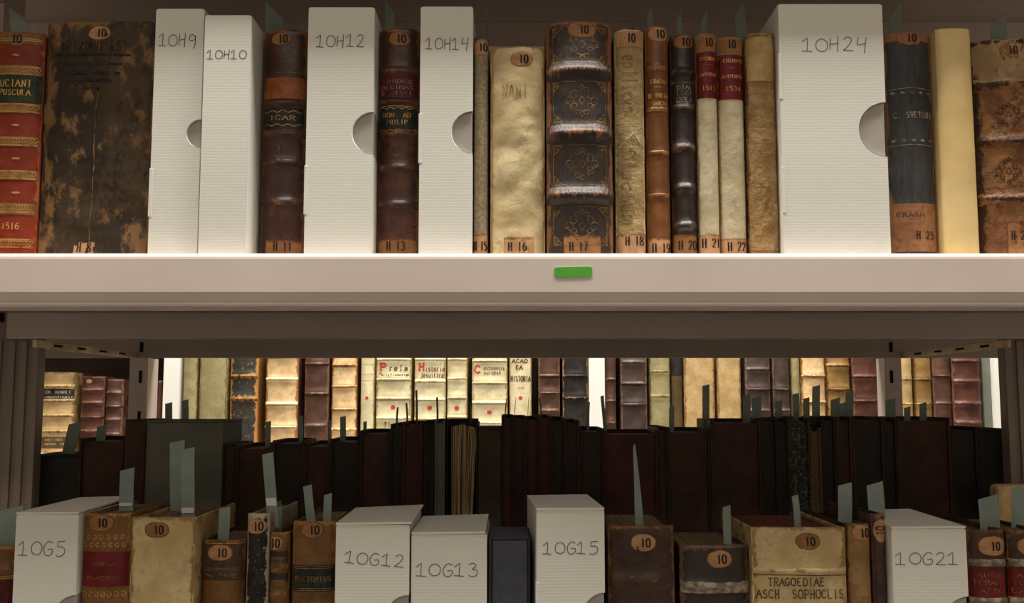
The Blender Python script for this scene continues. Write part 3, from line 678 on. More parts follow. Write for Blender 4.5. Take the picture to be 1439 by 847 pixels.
def gothic(root, P, lx, lz, hw, h):
    L = text_lines('epllicun', lx(885, 115), lz(118), .0120, .052, rot=-math.pi / 2, jitter=.3)
    L2 = text_lines('flacuum', lx(884, 260), lz(262), .0120, .066, rot=-math.pi / 2, jitter=.3)
    write('gothic_title', L2, .0021, P, .0003, 'faded_ink', root)
    write('gothic_title', L, .0021, P, .0003, 'faded_ink', root)
    write('crease', [catmull([(-hw * .8, lz(208)), (-hw * .2, lz(196)), (hw * .3, lz(186)), (hw * .5, lz(196)), (hw * .9, lz(204))], 5)], .0008, P, .0005, 'vellum_pale', root, False)
book('yellowed vellum book lettered vertically in faded gothic script, shelfmark H 18', 865.5, 907, 41, Y=.846, mat='vellum_old', bulge=.005, wob=.0009, panels=[(44, 66, 'label_paper', [], 'ink', (-.85, .9))],
     shelf=('H 18', 892, 339, 868, 908, 330), extra=lambda root, P, lx, lz, hw, h: (gothic(root, P, lx, lz, hw, h), write('number', text_lines('10', lx(887, 54), lz(54), .0075, .0068), .0014, P, .0007, 'ink', root)), **BH)
book('glossy tan calf book with gilt title lines, shelfmark H 19', 909.5, 942, 37, Y=.850, mat='tan_calf', bulge=.006, wob=.0002, bands=(97, 155, 216, 276), bandh=.0012, bands_w=.0028, stick=(925, 48, 29, 24), 
     gilt=[(97, 'tooth', 'gold'), (94, 'line', 'gold'), (155, 'tooth', 'gold'), (152, 'line', 'gold'), (213, 'line', 'gold'), (273, 'line', 'gold')],
     lines=lambda lx, lz, hw: [(text_lines('ERASMI', lx(926, 115), lz(115), .0036, .0145), .0007, 'gold', 'lettering'), ([[(-.003, lz(123)), (.003, lz(123))]], .0006, 'gold', 'gilt_rule'),
       (text_lines('DE SPIRITU', 0, lz(135), .0036, .0165), .0007, 'gold', 'lettering'), (text_lines('SANCTO', lx(927, 146), lz(146), .0033, .0125), .0006, 'gold', 'lettering')],
     shelf=('H 19', 930, 349, 911, 944, 336), **BH)
book('black leather book with ridged spine and stamped title panel, shelfmark H 20', 945, 980, 48, Y=.852, mat='black_leather', bulge=.007, wob=.0004, bands=(102, 152, 208, 265, 318), bandh=.0030, bands_w=.0042,
     stick=(961, 59, 30, 21), smat='label_dull', panels=[(117, 146, 'black_leather', [('DIAL', 123, 6.5, 23), ('LEGI', 131, 6.5, 23), ('OPER', 140, 6.5, 23)], 'silver_tooling')], gilt=[(116, 'line', 'silver_tooling'), (147, 'line', 'silver_tooling')],
     shelf=('H 20', 967, 345, 947, 981, 330), **BH)
def twenties(t, y0, y1, yr): return [(y0, y1, 'label_red', t, 'gold', (-.99, .99))]
book('narrow pale vellum book with red title panel, shelfmark H 21', 982, 1011, 47, Y=.850, mat='vellum_pale', bulge=.005, wob=.0004, 
     panels=[(48, 72, 'label_dull', [], 'ink', (-.95, .95)), (73, 138, 'label_red', [('CICERONIS', 83, 4.5, 25), ('-', 91, 6, 14), ('ANTVERP', 105, 4.5, 24), ('1515', 124, 6, 21)], 'gold', (-.99, .99))],
     shelf=('H 21', 1003, 342, 984, 1014, 330), extra=lambda root, P, lx, lz, hw, h: write('number', text_lines('10', lx(996, 60), lz(60), .0072, .0068), .0014, P, .0007, 'ink', root), **BH)
book('broader pale vellum book with dark red title panel, shelfmark H 22', 1012, 1048.5, 52, Y=.850, mat='vellum_pale', bulge=.005, wob=.0004,
     panels=[(54, 76, 'label_dull', [], 'ink', (-.95, .95)), (77, 140, 'label_red', [('CICERONIS', 86, 4.5, 28), ('-', 96, 6, 16), ('ANTVERPIA', 108, 4.5, 31), ('1534', 125, 6, 23)], 'gold', (-.99, .99))],
     shelf=('H 22', 1036, 347, 1015, 1051, 336), extra=lambda root, P, lx, lz, hw, h: write('number', text_lines('10', lx(1028, 63), lz(63), .0072, .0068), .0014, P, .0007, 'ink', root), **BH)
book('rough tan book without any sticker, left of the large box 10H24', 1052, 1094, 46, Y=.848, mat='rough_tan', bulge=.005, wob=.0010, panels=[(47, 114, 'far_tan', [], 'ink', (-.93, .93)), (262, 352, 'rough_tan', [], 'ink', (-.95, .95))], **BH)
box('widest white box on the upper shelf, pencilled 10H24', 1096, 1246.5, 6.5, text='10H24', tx=1173, ty=63, th=21, tw=94, notch=(182, 40, 0), tabs=((76, 140), (235, 300)), Y=.840, textrot=.01, **BH)
book('charcoal book with faint stamped rosettes and worn orange foot, shelfmark H 25', 1249.5, 1318, 45, Y=.854, mat='slate_cloth', cover='worn_orange', bulge=.0075, wob=.0004, stick=(1278, 54, 38, 22), smat='label_dull', 
     panels=[(48, 58, 'worn_orange', [], 'ink', (-.99, .99)), (286, 354, 'worn_orange', [], 'ink', (-.99, .99))],
     lines=lambda lx, lz, hw: [(text_lines('C. SVETONI', lx(1284, 162), lz(162), .0052, .034), .0008, 'silver_tooling', 'lettering'),
        ([[(-hw * .9, lz(126)), (0, lz(124)), (hw * .9, lz(126))]] + [q for i in range(5) for q in text_lines('*', -hw * .75 + i * hw * .375, lz(131), .004, .004)], .0006, 'silver_tooling', 'gilt_tooling'),
        ([[(-hw * .9, lz(205)), (0, lz(204)), (hw * .9, lz(205))]] + [q for i in range(5) for q in text_lines('*', -hw * .75 + i * hw * .375, lz(198), .004, .004)], .0006, 'silver_tooling', 'gilt_tooling'),
        (text_lines('H 25', lx(1301, 331), lz(331), .0062, .0165), .0010, 'ink', 'shelfmark'), (text_lines('ERASM', lx(1280, 302), lz(302), .0036, .024), .0005, 'ink', 'lettering')], **BH)
book('blank smooth yellow vellum book right of the charcoal book', 1318.5, 1374, 39, Y=.846, mat='vellum_smooth', bulge=.004, wob=.0002, **BH)
def ragged(root, P, lx, lz, hw, h):
    for L in (fleuron(lx(1418, 163), lz(163), .014, .012), fleuron(lx(1418, 241), lz(241), .012, .013)): write('blind_tooling', L, .0007, P, .0004, 'dark_brown', root, contrast=False)
book('ragged brown calf book with patched spine at the right end of the upper shelf', 1376, 1475, 55, Y=.852, mat='ragged_calf', bulge=.008, wob=.0012, bands=(119, 199, 280), bandh=.0036, bands_w=.0045, stick=(1420, 71, 36, 24), smat='label_dull',
     panels=[(56, 116, 'pastedown', [], 'ink', (-.97, .97))], shelf=('H 27', 1434, 331, 1416, 1480, 313), extra=ragged, **BH)

# paper slips rising from the upper row
def hs(label, pb, pt, w_, yaw, **k): slip('grey-green paper slip ' + label, pb, pt, w_, .90, yaw=yaw, **k)
hs('rising from the red leather book at the upper left', (28, 50), (26, 22), 34, -.25, lift=-.42)
hs('peeping over the wide scorched book', (168, 36), (168, 22), 12, .5, point=.5)
hs('rising from the brown calf book with the orange-brown patch', (386, 48), (385, 16), 26, .35, lift=-.5)
hs('rising from the brown calf book with the wine red panel', (548, 46), (548, 10), 14, .5, lift=-.5)
hs('curling up from the thin speckled book H 15', (682, 60), (684, 3), 22, 1.53, curl=.004)
hs('low behind the creased vellum book H 16', (718, 70), (718, 56), 20, 1.55)
hs('behind the left part of the gilt tooled book H 17', (780, 34), (781, 6), 24, 1.53)
hs('behind the right part of the gilt tooled book H 17', (852, 40), (852, 13), 22, 1.5)
hs('rising from the gothic lettered vellum book H 18', (886, 46), (887, 17), 22, 1.5)
hs('rising from the tan calf book H 19', (913, 42), (913, 12), 9, .3, lift=.8)
hs('rising from the black ridged book H 20', (955, 52), (954, 20), 7, .3, lift=.7)
hs('rising from the narrow red panelled book H 21', (990, 52), (990, 20), 9, .3, lift=1.0)
hs('rising from the broader red panelled book H 22', (1041, 58), (1038, 12), 18, .3, lift=.7)
hs('rising behind the charcoal book H 25', (1259, 56), (1259, 14), 22, .3, lift=.6)
hs('rising from the ragged brown book at the upper right', (1402, 70), (1402, 28), 30, .3, lift=.45)
hs('at the right border behind the ragged brown book', (1440, 60), (1442, 48), 22, .3, lift=.4)

# ---------------------------------------------------------------- lower front row (G)
BG = dict(row='G', base=ZG, yref=790); YG = .868
def lightedge(y0): return None
book('dark brown calf book at the bottom left border beside box 10G5', -40, 18, 768, Y=YG + .01, mat='gilt_calf', bands=(800,), gilt=[(812, 'double', 'gold')], panels=[(816, 860, 'wine_label', [], 'gold')], nz=40, **BG)
box('white box pencilled 10G5 at the lower left', 20, 108, 723, text='10G5', tx=60, ty=771, th=20, tw=64, notch=(869, 31, 0), Y=YG - .004, lid=(.002, 0, 0), depth=.125, **BG)
def spr(root, P, lx, lz, hw, h):
    L = []
    for i in range(7): a = -hw * .8 + hw * 1.6 * i / 6; L += [[(x, z) for x, z in spiral(a, lz(767), .0022, 1, 1)]]; L += [[(x, z) for x, z in spiral(a, lz(836), .0026, 2, 1, -1)]]
    for i in range(6): a = -hw * .7 + hw * 1.4 * i / 5; L += [[(x, z) for x, z in spiral(a, lz(756), .0022, 2, 1, -1)]]
    write('gilt_tooling', L, .0005, P, .0004, 'gold', root, contrast=False)
book('calf book with gilt scrollwork and red title panel, right of box 10G5', 110, 179, 722, Y=YG, mat='gilt_calf', bulge=.005, stick=(141, 735, 38, 24), smat='label_dull', panels=[(776, 825, 'label_red', [('MAXIM', 793, 5, 30), ('PANEGYR', 812, 4, 46)], 'dull_gold', (-.97, .97))],
     extra=spr, pages='old_paper', nz=40, depth=.125, **BG)
book('broad plain yellowed vellum book, third book from the lower left', 180.5, 271, 727, Y=YG, mat='vellum_dirty', cover='vellum_dirty', bulge=.003, wob=.0006, stick=(220, 745, 35, 22), smat='label_dull', pages='old_paper', nz=40, depth=.128, **BG)
book('short brown book with two ridges, right of the broad vellum book', 280, 342, 759, Y=YG + .016, mat='chocolate_leather', bulge=.006, bands=(808,), bandh=.0018, stick=(309, 777, 35, 22), panels=[(816, 860, 'gilt_calf', [], 'gold')], gilt=[(764, 'line', 'gold'), (800, 'double', 'dull_gold')], pages='old_paper', nz=40, depth=.10, **BG)
book('narrow book in black mottled paper with white flecks', 345, 376, 722, Y=YG + .010, mat='mottled_black', bulge=.003, stick=(360, 740, 29, 21), pages='old_paper', nz=40, depth=.12, **BG)
book('slim brown book with gilt ornaments beside the black mottled book', 377, 405, 748, Y=YG + .012, mat='gilt_calf', bulge=.004, stick=(384, 764, 26, 19), bands=(798, 835), bandh=.0015, gilt=[(790, 'roll', 'dull_gold'), (822, 'roll', 'dull_gold')], panels=[(775, 792, 'chocolate_leather', [], 'gold'), (806, 818, 'black_leather', [], 'gold')], pages='near_black', nz=40, depth=.11, **BG)
book('tan calf book with a black title panel left of box 10G12', 408.5, 470, 733, Y=YG + .006, mat='gilt_calf', bulge=.006, stick=(439, 745, 34, 22), smat='label_dull', panels=[(795, 832, 'dark_label', [('SUETONIUS', 814, 7, 50)], 'dull_gold', (-.97, .97))],
     gilt=[(786, 'tooth', 'dull_gold'), (798, 'double', 'dull_gold'), (829, 'double', 'dull_gold'), (842, 'roll', 'dull_gold')], pages='old_paper', nz=40, depth=.12, **BG)
box('white box pencilled 10G12 with its lid lifted at the back', 471.5, 575, 738, text='10G12', tx=527, ty=786, th=17, tw=82, notch=(872, 34, 0), Y=YG - .008, lid=(.004, .002, 0), depth=.11, textrot=-.07, **BG)
box('white box pencilled 10G13 right of box 10G12', 578, 684, 751, text='10G13', tx=629, ty=801, th=18, tw=86, Y=YG - .006, lid=(.003, -.001, 0), depth=.11, **BG)
# slate slipcase
X0, X1 = fit('G', at(686.5, 790, YG).x, at(745, 790, YG).x); xc = (X0 + X1) / 2; hw = (X1 - X0) / 2
sc = thing('slipcase', 'dark slate-blue slipcase between the boxes 10G13 and 10G15', 'box', (xc, YG + .004, ZG + .0004)); h = at(717, 757, YG + .004).z - ZG
m = MB(); m.box(-hw, hw, .002, .080, 0, h, bev=.0012); m.build('case', 'slate_box', sc)
m = MB(); m.box(-hw + .0035, hw - .0025, -.0016, .003, .002, h - .0018, bev=.001); m.build('front_panel', 'slate_box', sc)
m = MB()
for a in ((-hw + .0022, -hw + .0035, 0, h), (hw - .0024, hw - .0014, 0, h), (-hw + .0022, hw - .0014, h - .0017, h - .0006)): m.box(a[0], a[1], .0004, .0024, a[2], a[3])
m.build('joint', 'near_black', sc)
rotated(box('tallest lower box, white, pencilled 10G15', 754, 850, 717, text='10G15', tx=803, ty=770, th=17, tw=76, notch=(866, 31, 0), tabs=((818, 880),), Y=YG - .010, lid=(.001, 0, 0), depth=.112, textrot=.0, **BG), 3.2)
book('dark chocolate leather book with worn corners, right of box 10G15', 855, 949, 739, Y=YG + .004, mat='chocolate_leather', bulge=.004, wob=.0009, bands=(815,), bandh=.0028, bands_w=.006, stick=(904, 763, 35, 24), pages='old_paper', nz=44, depth=.125, **BG)
book('shorter dark grained book with a silvery band, shifted sticker near its edge', 956, 1054, 766, Y=YG + .006, mat='black_leather', bulge=.004, wob=.0008, bands=(822, 828), bandh=.0022, bands_w=.003, bandmat='silver_tooling', stick=(1011, 786, 35, 24), pages='old_paper', nz=44, depth=.12, **BG)
book('widest lower book, cream vellum lettered in brown capitals, red top edge', 1058, 1191, 741, Y=YG - .002, mat='vellum_dirty', bulge=.003, wob=.0007, bands=(803,), bandh=.0016, bands_w=.003, stick=(1135, 761, 34, 23), smat='label_dull', pages='red_edges', nz=44, depth=.13,
     lines=lambda lx, lz, hw: [([[(-hw * .98, lz(808)), (hw * .98, lz(809))]], .0006, 'ink', 'rule'), (text_lines('TRAGOEDIAE .', lx(1127, 818), lz(818), .0062, .058), .0010, 'title_ink', 'lettering'),
                           (text_lines('ASCH. SOPHOCLIS', lx(1125, 835), lz(835), .0070, .074), .0010, 'title_ink', 'lettering')], **BG)
book('narrow tan vellum book right of the widest lower book', 1192.5, 1226, 736, Y=YG + .002, mat='rough_tan', cover='black_leather', bulge=.004, wob=.0007, stick=(1212, 749, 30, 22), pages='near_black', nz=40, depth=.125, **BG)
book('very narrow purple-brown book with its sticker turned sideways', 1228, 1247, 722, Y=YG + .004, mat='purple_leather', bulge=.003, wob=.0004, stick=(1238, 746, 20, 32), smat='label_paper', numrot=math.pi / 2, pages='near_black', nz=40, depth=.12, **BG)
box('white box pencilled 10G21 at the lower right', 1249, 1359, 743, text='10G21', tx=1304, ty=785, th=17, tw=88, notch=(874, 34, 0), Y=YG - .006, lid=(.002, 0, 0), depth=.12, **BG)
for i, (a, b, lb) in enumerate(((1364, 1418, 'dark calf book with bright red title panel right of box 10G21'), (1420, 1476, 'dark calf book with red title panel cut by the right border'))):
    book(lb, a, b, 745, Y=YG, mat='chocolate_leather', bulge=.005, bands=(791, 846), bandh=.002, bandmat='silver_tooling', stick=(a + 32, 768, 42, 27), panels=[(800, 840, 'label_red', [('AUGE', 809, 6, 34), ('TERAM.', 819, 6, 44), ('LAED.', 831, 6, 46)], 'dull_gold', (-.97, .97))], pages='old_paper', nz=40, depth=.12, **BG)

def gs(label, pb, pt, w_, Y=.915, yaw=0.1, **k): slip('grey-green paper slip ' + label, pb, pt, w_, Y, yaw=yaw, **k)
gs('wide and low at the lower left border', (14, 785), (14, 714), 34, Y=.892, white=.010)
gs('standing in the calf book with the red panel', (178, 712), (179, 659), 19, Y=.93, white=.004)
gs('marked in pencil, tallest at the left, over the vellum book', (265, 722), (264, 630), 18, Y=.91, white=.006)
gs('hidden behind the tall pencilled slip over the vellum book', (250, 712), (249, 620), 20, Y=.955)
gs('in the short brown book with two ridges', (314, 752), (316, 713), 15, Y=.90)
gs('rising high from the black mottled book', (382, 712), (376, 637), 15, Y=.90, yaw=.2, white=.008)
gs('between the slim brown book and the tan calf book', (388, 742), (389, 712), 14, Y=.91)
gs('leaning in the tan calf book, left of two', (437, 727), (432, 682), 12, Y=.90, yaw=.4)
gs('short, in the tan calf book, right of two', (460, 727), (461, 694), 11, Y=.90)
gs('sharp and pointed in the dark chocolate book', (898, 735), (891, 625), 13, Y=.90, yaw=.3, point=1.0)
gs('in the shorter dark grained book', (1023, 764), (1021, 711), 12, Y=.89, yaw=.3)
gs('in the widest lower book with red edges', (1119, 738), (1117, 696), 11, Y=.90, yaw=.4)
gs('straight, in the narrow tan vellum book', (1186, 732), (1187, 680), 20, Y=.91, mat='slip')
gs('tilted, beside the sideways numbered book', (1232, 722), (1229, 679), 25, Y=.91, yaw=.2)
gs('broad, in the dark calf book right of box 10G21', (1390, 742), (1388, 698), 29, Y=.90)
gs('broad, crossing the right border', (1440, 740), (1440, 680), 40, Y=.92)
X = at(1425, 720, .99); sb = thing('pale_booklet', 'low pale tan booklet lying behind the last two lower books', 'book', (at(1440, 700, .985).x, .985, ZG + .0004))
h = at(1430, 682, .985).z - ZG
m = MB(); m.box(-.026, .03, 0, .02, .0, h, bev=.004); m.build('wrapper', 'far_tan', sb)
m = MB(); m.box(-.027, .031, -.0015, .0215, h - .045, h - .043, bev=.0005); m.build('cord', 'paper', sb)

# ---------------------------------------------------------------- dark back row, fore-edges towards the camera
YD = 1.045
def dark(label, x0, x1, yt, mat='dark_brown', pages='dark_brown', Y=YD, depth=None, kind='book', tilt=0, slant=0):
    X0 = at(x0, 650, Y).x; e = EDGE.get('D')
    if e is not None and 0 < X0 - e < .003: X0 = e
    X0, X1 = fit('D', X0, at(x1, 650, Y).x, .00003); xc = (X0 + X1) / 2; hw = (X1 - X0) / 2
    h = at((x0 + x1) / 2, yt, Y).z - ZG; depth = depth or random.uniform(.062, .078)
    r = thing('shelved_book', label, 'book', (xc, Y, ZG + .0004), 'shadowed books of the back row')
    bt = min(.003, hw * .35)
    for s in (-1, 1):
        a, c = sorted((s * hw, s * (hw - bt))); b = MB(); b.box(a, c, 0, depth, 0, h, bev=.0008); b.build('cover', mat, r)
    b = MB(); b.box(-hw + bt, hw - bt, .0035, depth - .002, .003, h - .004); b.build('page_block', pages, r)
    b = MB()
    n = 8; pts = [(-hw + 2 * hw * i / n, depth - .002 + .005 * math.sin(math.pi * i / n)) for i in range(n + 1)]
    for (p, q) in zip(pts, pts[1:]): b.quad((p[0], p[1], 0), (q[0], q[1], 0), (q[0], q[1], h), (p[0], p[1], h)); b.quad((p[0], p[1] - .002, h), (q[0], q[1] - .002, h), (q[0], q[1], h), (p[0], p[1], h))
    b.build('spine', mat, r); return r
# low grey box and large portfolio box at the left
def plainbox(label, x0, x1, yt, mat, Y=YD, depth=.075, dip=0, edge=None):
    X0, X1 = fit('D', at(x0, 650, Y).x, at(x1, 650, Y).x, .0004); xc = (X0 + X1) / 2; hw = (X1 - X0) / 2
    h = at((x0 + x1) / 2, yt, Y).z - ZG; r = thing('storage_box', label, 'box', (xc, Y, ZG + .0004), 'boxes of the shadowed back row')
    b = MB(); b.box(-hw, hw, .002, depth, 0, h - .002, bev=.001); b.build('body', mat, r)
    b = MB(); b.box(-hw, hw, 0, depth + .001, h - .0019, h, bev=.0006); b.build('lid', mat, r)
    if edge: b = MB(); b.box(-hw - .0001, -hw + edge[0], -.001, depth, 0, h + .0008, bev=.001); b.build('leather_edge', edge[1], r)
    return r
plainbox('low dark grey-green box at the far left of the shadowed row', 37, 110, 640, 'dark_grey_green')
dark('dark brown book between the low box and the large grey one', 112, 173, 616, 'dark_brown')
plainbox('large grey-green box with brown leather left edge in the shadowed row', 174.5, 312, 591, 'grey_green', edge=(.0215, 'dark_brown'))
dark('thin dark book right of the large grey-green box', 313, 331, 624, 'near_black')
for a, b, y, m_, p_, lb in (
    (332, 382, 626, 'dark_brown', 'dark_brown', 'brown shadowed book, first broad one right of the large grey-green box'),
    (383, 427, 619, 'dark_brown', 'near_black', 'brown shadowed book behind the tall slip of the mottled book'),
    (428, 463, 623, 'dark_brown', 'dark_brown', 'brown shadowed book directly behind the tan calf book'),
    (464, 505, 617, 'near_black', 'near_black', 'blackish shadowed book behind the left end of box 10G12'),
    (506, 548, 605, 'near_black', 'dark_brown', 'blackish shadowed book behind the middle of box 10G12'),
    (549, 565, 596, 'near_black', 'near_black', 'thin black book left of the dark red one behind box 10G12'),
    (566, 593, 593, 'dark_red', 'dark_red', 'dark red shadowed book behind the gap between boxes 10G12 and 10G13'),
    (594, 603, 592, 'near_black', 'near_black', 'black pamphlet touching the narrow dark red book, left of another pamphlet'),
    (604, 611, 591, 'near_black', 'near_black', 'black pamphlet against the grey-green slab'),
    (612, 625, 590, 'grey_green', 'grey_green', 'grey-green slab left of the fanned open pages')):
    dark(lb, a, b, y, m_, p_)
# fanned book
X0, X1 = fit('D', at(627, 650, YD).x, at(671, 650, YD).x); xc = (X0 + X1) / 2; hw = (X1 - X0) / 2; h = at(650, 590, YD).z - ZG
fb = thing('fanned_book', 'half-open book with fanned tan pages facing forward', 'book', (xc, YD, ZG + .0004))
b = MB(); b.box(-hw, -hw + .0012, .004, .075, 0, h, bev=.0004); b.build('cover', 'near_black', fb)
b = MB(); b.box(hw - .0014, hw, .002, .075, 0, h - .003, bev=.0004); b.build('cover', 'near_black', fb)
b = MB(); b.box(-hw + .0012, hw - .0014, .06, .073, 0, h, bev=.0004); b.build('spine', 'dark_brown', fb)
for k in range(20):
    t = k / 19; b = MB()
    def PP(u, v, t=t):
        top = (-.7 + 1.62 * t) * hw; bot = (-.55 + .95 * t) * hw
        x = bot + (top - bot) * v ** 1.6
        return (x + .0006 * math.sin(v * 6 + k), .004 + .052 * u + .002 * (1 - v) * math.sin(k * 1.7), .003 + v * (h - .008 - .006 * abs(t - .4)))
    b.grid(PP, (0, 1), lrange(0, 1, 8)); b.grid(lambda u, v: (PP(u, v)[0] + .0009, PP(u, v)[1], PP(u, v)[2]), (0, 1), lrange(0, 1, 8))
    vs = lrange(0, 1, 8)
    for p, q in zip(vs, vs[1:]):
        A, B = PP(0, p), PP(0, q); b.quad(A, (A[0] + .0009, A[1], A[2]), (B[0] + .0009, B[1], B[2]), B)
    b.build('leaf_gathering', 'paper' if k % 4 else 'old_paper', fb)
plainbox('brown-grey box between the fanned book and the tall thin dark books', 672, 704.5, 601, 'brown_grey')
for a, b, y, m_, p_, lb in (
    (706, 721, 584, 'near_black', 'dark_red', 'thin black book, leftmost of the tallest shadowed cluster'),
    (722, 739, 585, 'dark_red', 'near_black', 'thin dark book, second of the tallest shadowed cluster'),
    (740, 756, 586, 'near_black', 'dark_red', 'thin dark book, third of the tallest shadowed cluster'),
    (757, 774, 584, 'dark_red', 'dark_red', 'thin dark red book behind the left top of box 10G15'),
    (775, 794, 587, 'near_black', 'near_black', 'thin black book behind the middle of box 10G15'),
    (795, 815, 591, 'dark_red', 'near_black', 'dark book behind the right top of box 10G15'),
    (816, 849, 602, 'near_black', 'near_black', 'blackish book left of the broad dark red one'),
    (850, 925, 606, 'dark_red', 'dark_red', 'broad dark red book behind the pointed paper slip'),
    (926, 938, 600, 'dark_brown', 'dark_brown', 'narrow brown book right of the broad dark red one'),
    (939, 999, 603, 'near_black', 'dark_brown', 'broad blackish book behind the gap left of the widest lower book'),
    (1000, 1071, 590, 'dark_brown', 'dark_brown', 'broad brown shadowed book behind the left of the widest lower book'),
    (1072, 1094, 588, 'near_black', 'near_black', 'black book left of the two thin strips behind the widest lower book'),
    (1095, 1109, 588, 'dark_brown', 'near_black', 'thin brown book left of the marbled one'),
    (1110, 1140, 587, 'marbled', 'marbled', 'marbled dark green book in the shadowed row'),
    (1141, 1155, 601, 'old_paper', 'old_paper', 'narrow pale brown pamphlet right of the marbled book'),
    (1156, 1176, 586, 'near_black', 'near_black', 'black book right of the pale brown pamphlet'),
    (1177, 1199, 586, 'dark_brown', 'dark_brown', 'brown book behind the straight slip'),
    (1200, 1244, 586, 'dark_brown', 'near_black', 'blackish brown book behind the tilted slip'),
    (1245, 1262, 588, 'near_black', 'near_black', 'black narrow book behind the left top of box 10G21'),
    (1263, 1338, 587, 'dark_brown', 'dark_brown', 'broadest brown shadowed book behind box 10G21'),
    (1339, 1376, 600, 'near_black', 'near_black', 'blackish book left of the dark green-grey box')):
    dark(lb, a, b, y, m_, p_)
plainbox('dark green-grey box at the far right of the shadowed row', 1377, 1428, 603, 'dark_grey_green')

def ds(label, pb, pt, w_, Y=1.075, yaw=0.0, **k): slip('dark paper slip ' + label, pb, pt, w_, Y, yaw=yaw, down=.012, **k)
for i, (x, yb, ytp, ww, yaw, lb) in enumerate((
    (237, 590, 566, 10, 0, 'before the far white box at the left'), (260, 590, 562, 9, 0, 'right of the one before the far white box'),
    (377, 622, 592, 8, 0, 'left of the bright corded far book'), (423, 622, 584, 6, .2, 'right of the bright corded far book'), (463, 618, 590, 5, .3, 'before the left edge of the pale banded far book'),
    (482, 618, 585, 8, .2, 'before the pale banded far book'), (513, 610, 592, 5, .3, 'low before the narrow red dotted far book'), (559, 595, 572, 4, 1.0, 'left one of the leaning pair under the first lettered far book'),
    (571, 595, 566, 4, 1.0, 'right one of the leaning pair under the first lettered far book'), (585, 593, 548, 5, 1.1, 'taller, between the first and second lettered far books'), (614, 592, 558, 5, 1.1, 'before the second lettered far book'),
    (660, 592, 566, 4, 1.2, 'in the gap left of the third lettered far book'), (712, 588, 560, 8, 1.4, 'in the gap right of the third lettered far book'), (725, 588, 559, 8, 1.5, 'thin, left before the yellow lettered far book'), (743, 588, 559, 8, 1.5, 'thin, right before the yellow lettered far book'),
    (758, 588, 560, 8, 1.3, 'curling in the gap left of the ruddy far book'), (777, 588, 565, 8, 1.5, 'thin, before the ruddy far book'), (827, 600, 565, 5, .6, 'at the left side of the central white far box'),
    (850, 602, 556, 7, .8, 'leaning and pointed before the central white far box'), (944, 602, 571, 7, 0, 'before the gap beside the dark topped far book'), (992, 590, 541, 10, 0, 'tall, before the broad tan far book'),
    (1049, 586, 554, 11, 0, 'left of the first dark banded far book'), (1063, 586, 558, 13, 0, 'before the first dark banded far book'), (1094, 586, 563, 10, 0, 'before the second dark banded far book'),
    (1118, 586, 553, 10, .2, 'tilted before the narrow olive far book'), (1133, 586, 559, 9, 0, 'before the left of the golden far book'), (1147, 586, 542, 11, 0, 'dark and tall before the golden far book'),
    (1174, 586, 560, 13, 0, 'before the left of the mustard far book'), (1184, 586, 566, 9, 0, 'short, before the middle of the mustard far book'), (1194, 586, 550, 12, .2, 'before the right of the mustard far book'),
    (1251, 588, 561, 14, 0, 'before the right rear steel post'), (1275, 588, 572, 10, .2, 'low before the tan far book right of the post'), (1297, 588, 566, 11, .2, 'before the orange-brown far book'))):
    ds(lb, (x, yb), (x - (4 if ww == 7 and x == 850 else 0), ytp), ww, yaw=yaw)
ds('at the far left opening beside the front post', (43, 636), (43, 609), 7)
sl = slip('dark grey curled paper slip arching over the low grey-green box', (96, 636), (106, 594), 18, 1.07, yaw=0, down=.01, curl=.006)
slip('dark grey paper slip right of the arching one', (142, 622), (143, 598), 13, 1.07, yaw=0, down=.01)

# ---------------------------------------------------------------- far shelving across the second aisle
YS = 2.02; ZF = at(720, 636, YS).z; ZFL = ZF
far = thing('shelving_unit', 'white steel shelving of the next aisle, seen through the gap, holding brightly lit books', 'shelving', (0, 2.2, 0))
def fbx(nm, mat, x0, x1, y0, y1, z0, z1, bev=.001):
    m = MB(); m.box(x0, x1, y0 - 2.2, y1 - 2.2, z0, z1, bev=bev); m.build(nm, mat, far)
XD = at(200, 560, YS).x
fbx('shelf', 'shelf_enamel', XD + .005, 1.35, YS - .02, YS + .36, ZF - .035, ZF, .003)
fbx('shelf', 'shelf_enamel', -1.35, XD - .005, YS - .02, YS + .36, ZFL - .035, ZFL, .003)
fbx('shelf', 'shelf_enamel', XD + .005, 1.35, YS - .02, YS + .36, ZF + .40, ZF + .435, .003)
fbx('shelf', 'shelf_enamel', -1.35, XD - .005, YS - .02, YS + .36, ZFL + .22, ZFL + .255, .003)
fbx('back_panel', 'grey_card', -1.35, 1.35, YS + .355, YS + .36, .3, EYE + .6, 0)
for x in (-1.37, XD - .004, 1.35): fbx('post', 'post_enamel', x - .02 if x != XD - .004 else XD - .0045, x + .02 if x != XD - .004 else XD + .0045, YS - .005, YS + .02, 0, EYE + .6)
FB = dict(yref=555, nz=30, Y=YS, depth=.15, name='far_book')
def fbook(label, x0, x1, yt, mat, row='F', base=ZF, bulge=.008, **k):
    a = dict(FB); a.update(k); return book(label, x0, x1, yt, row, mat=mat, base=base, bulge=bulge, **a)
L = dict(row='FL', base=ZFL)
def plate(y0, y1, rows, pm='far_black', tm='far_cream', xs=(-.95, .95)): return (y0, y1, pm, rows, tm, xs)
fbook('tan far book cut by the front left post', 18, 52, 520, 'far_tan', **L)
fbook('tan far book with black title panels at top and foot, far left', 56, 103, 523, 'far_tan', bands=(543, 563, 584, 606), bandh=.003, bands_w=.004, panels=[plate(546, 561, [('JOH. MINALT', 551, 4, 38), ('COMMENTARI', 558, 2.5, 36)]), plate(614, 630, [('DUO LIBRI AD', 618, 2.5, 34), ('ANNOS 1674', 624, 2.5, 34)], 'far_shadowed_olive')], **L)
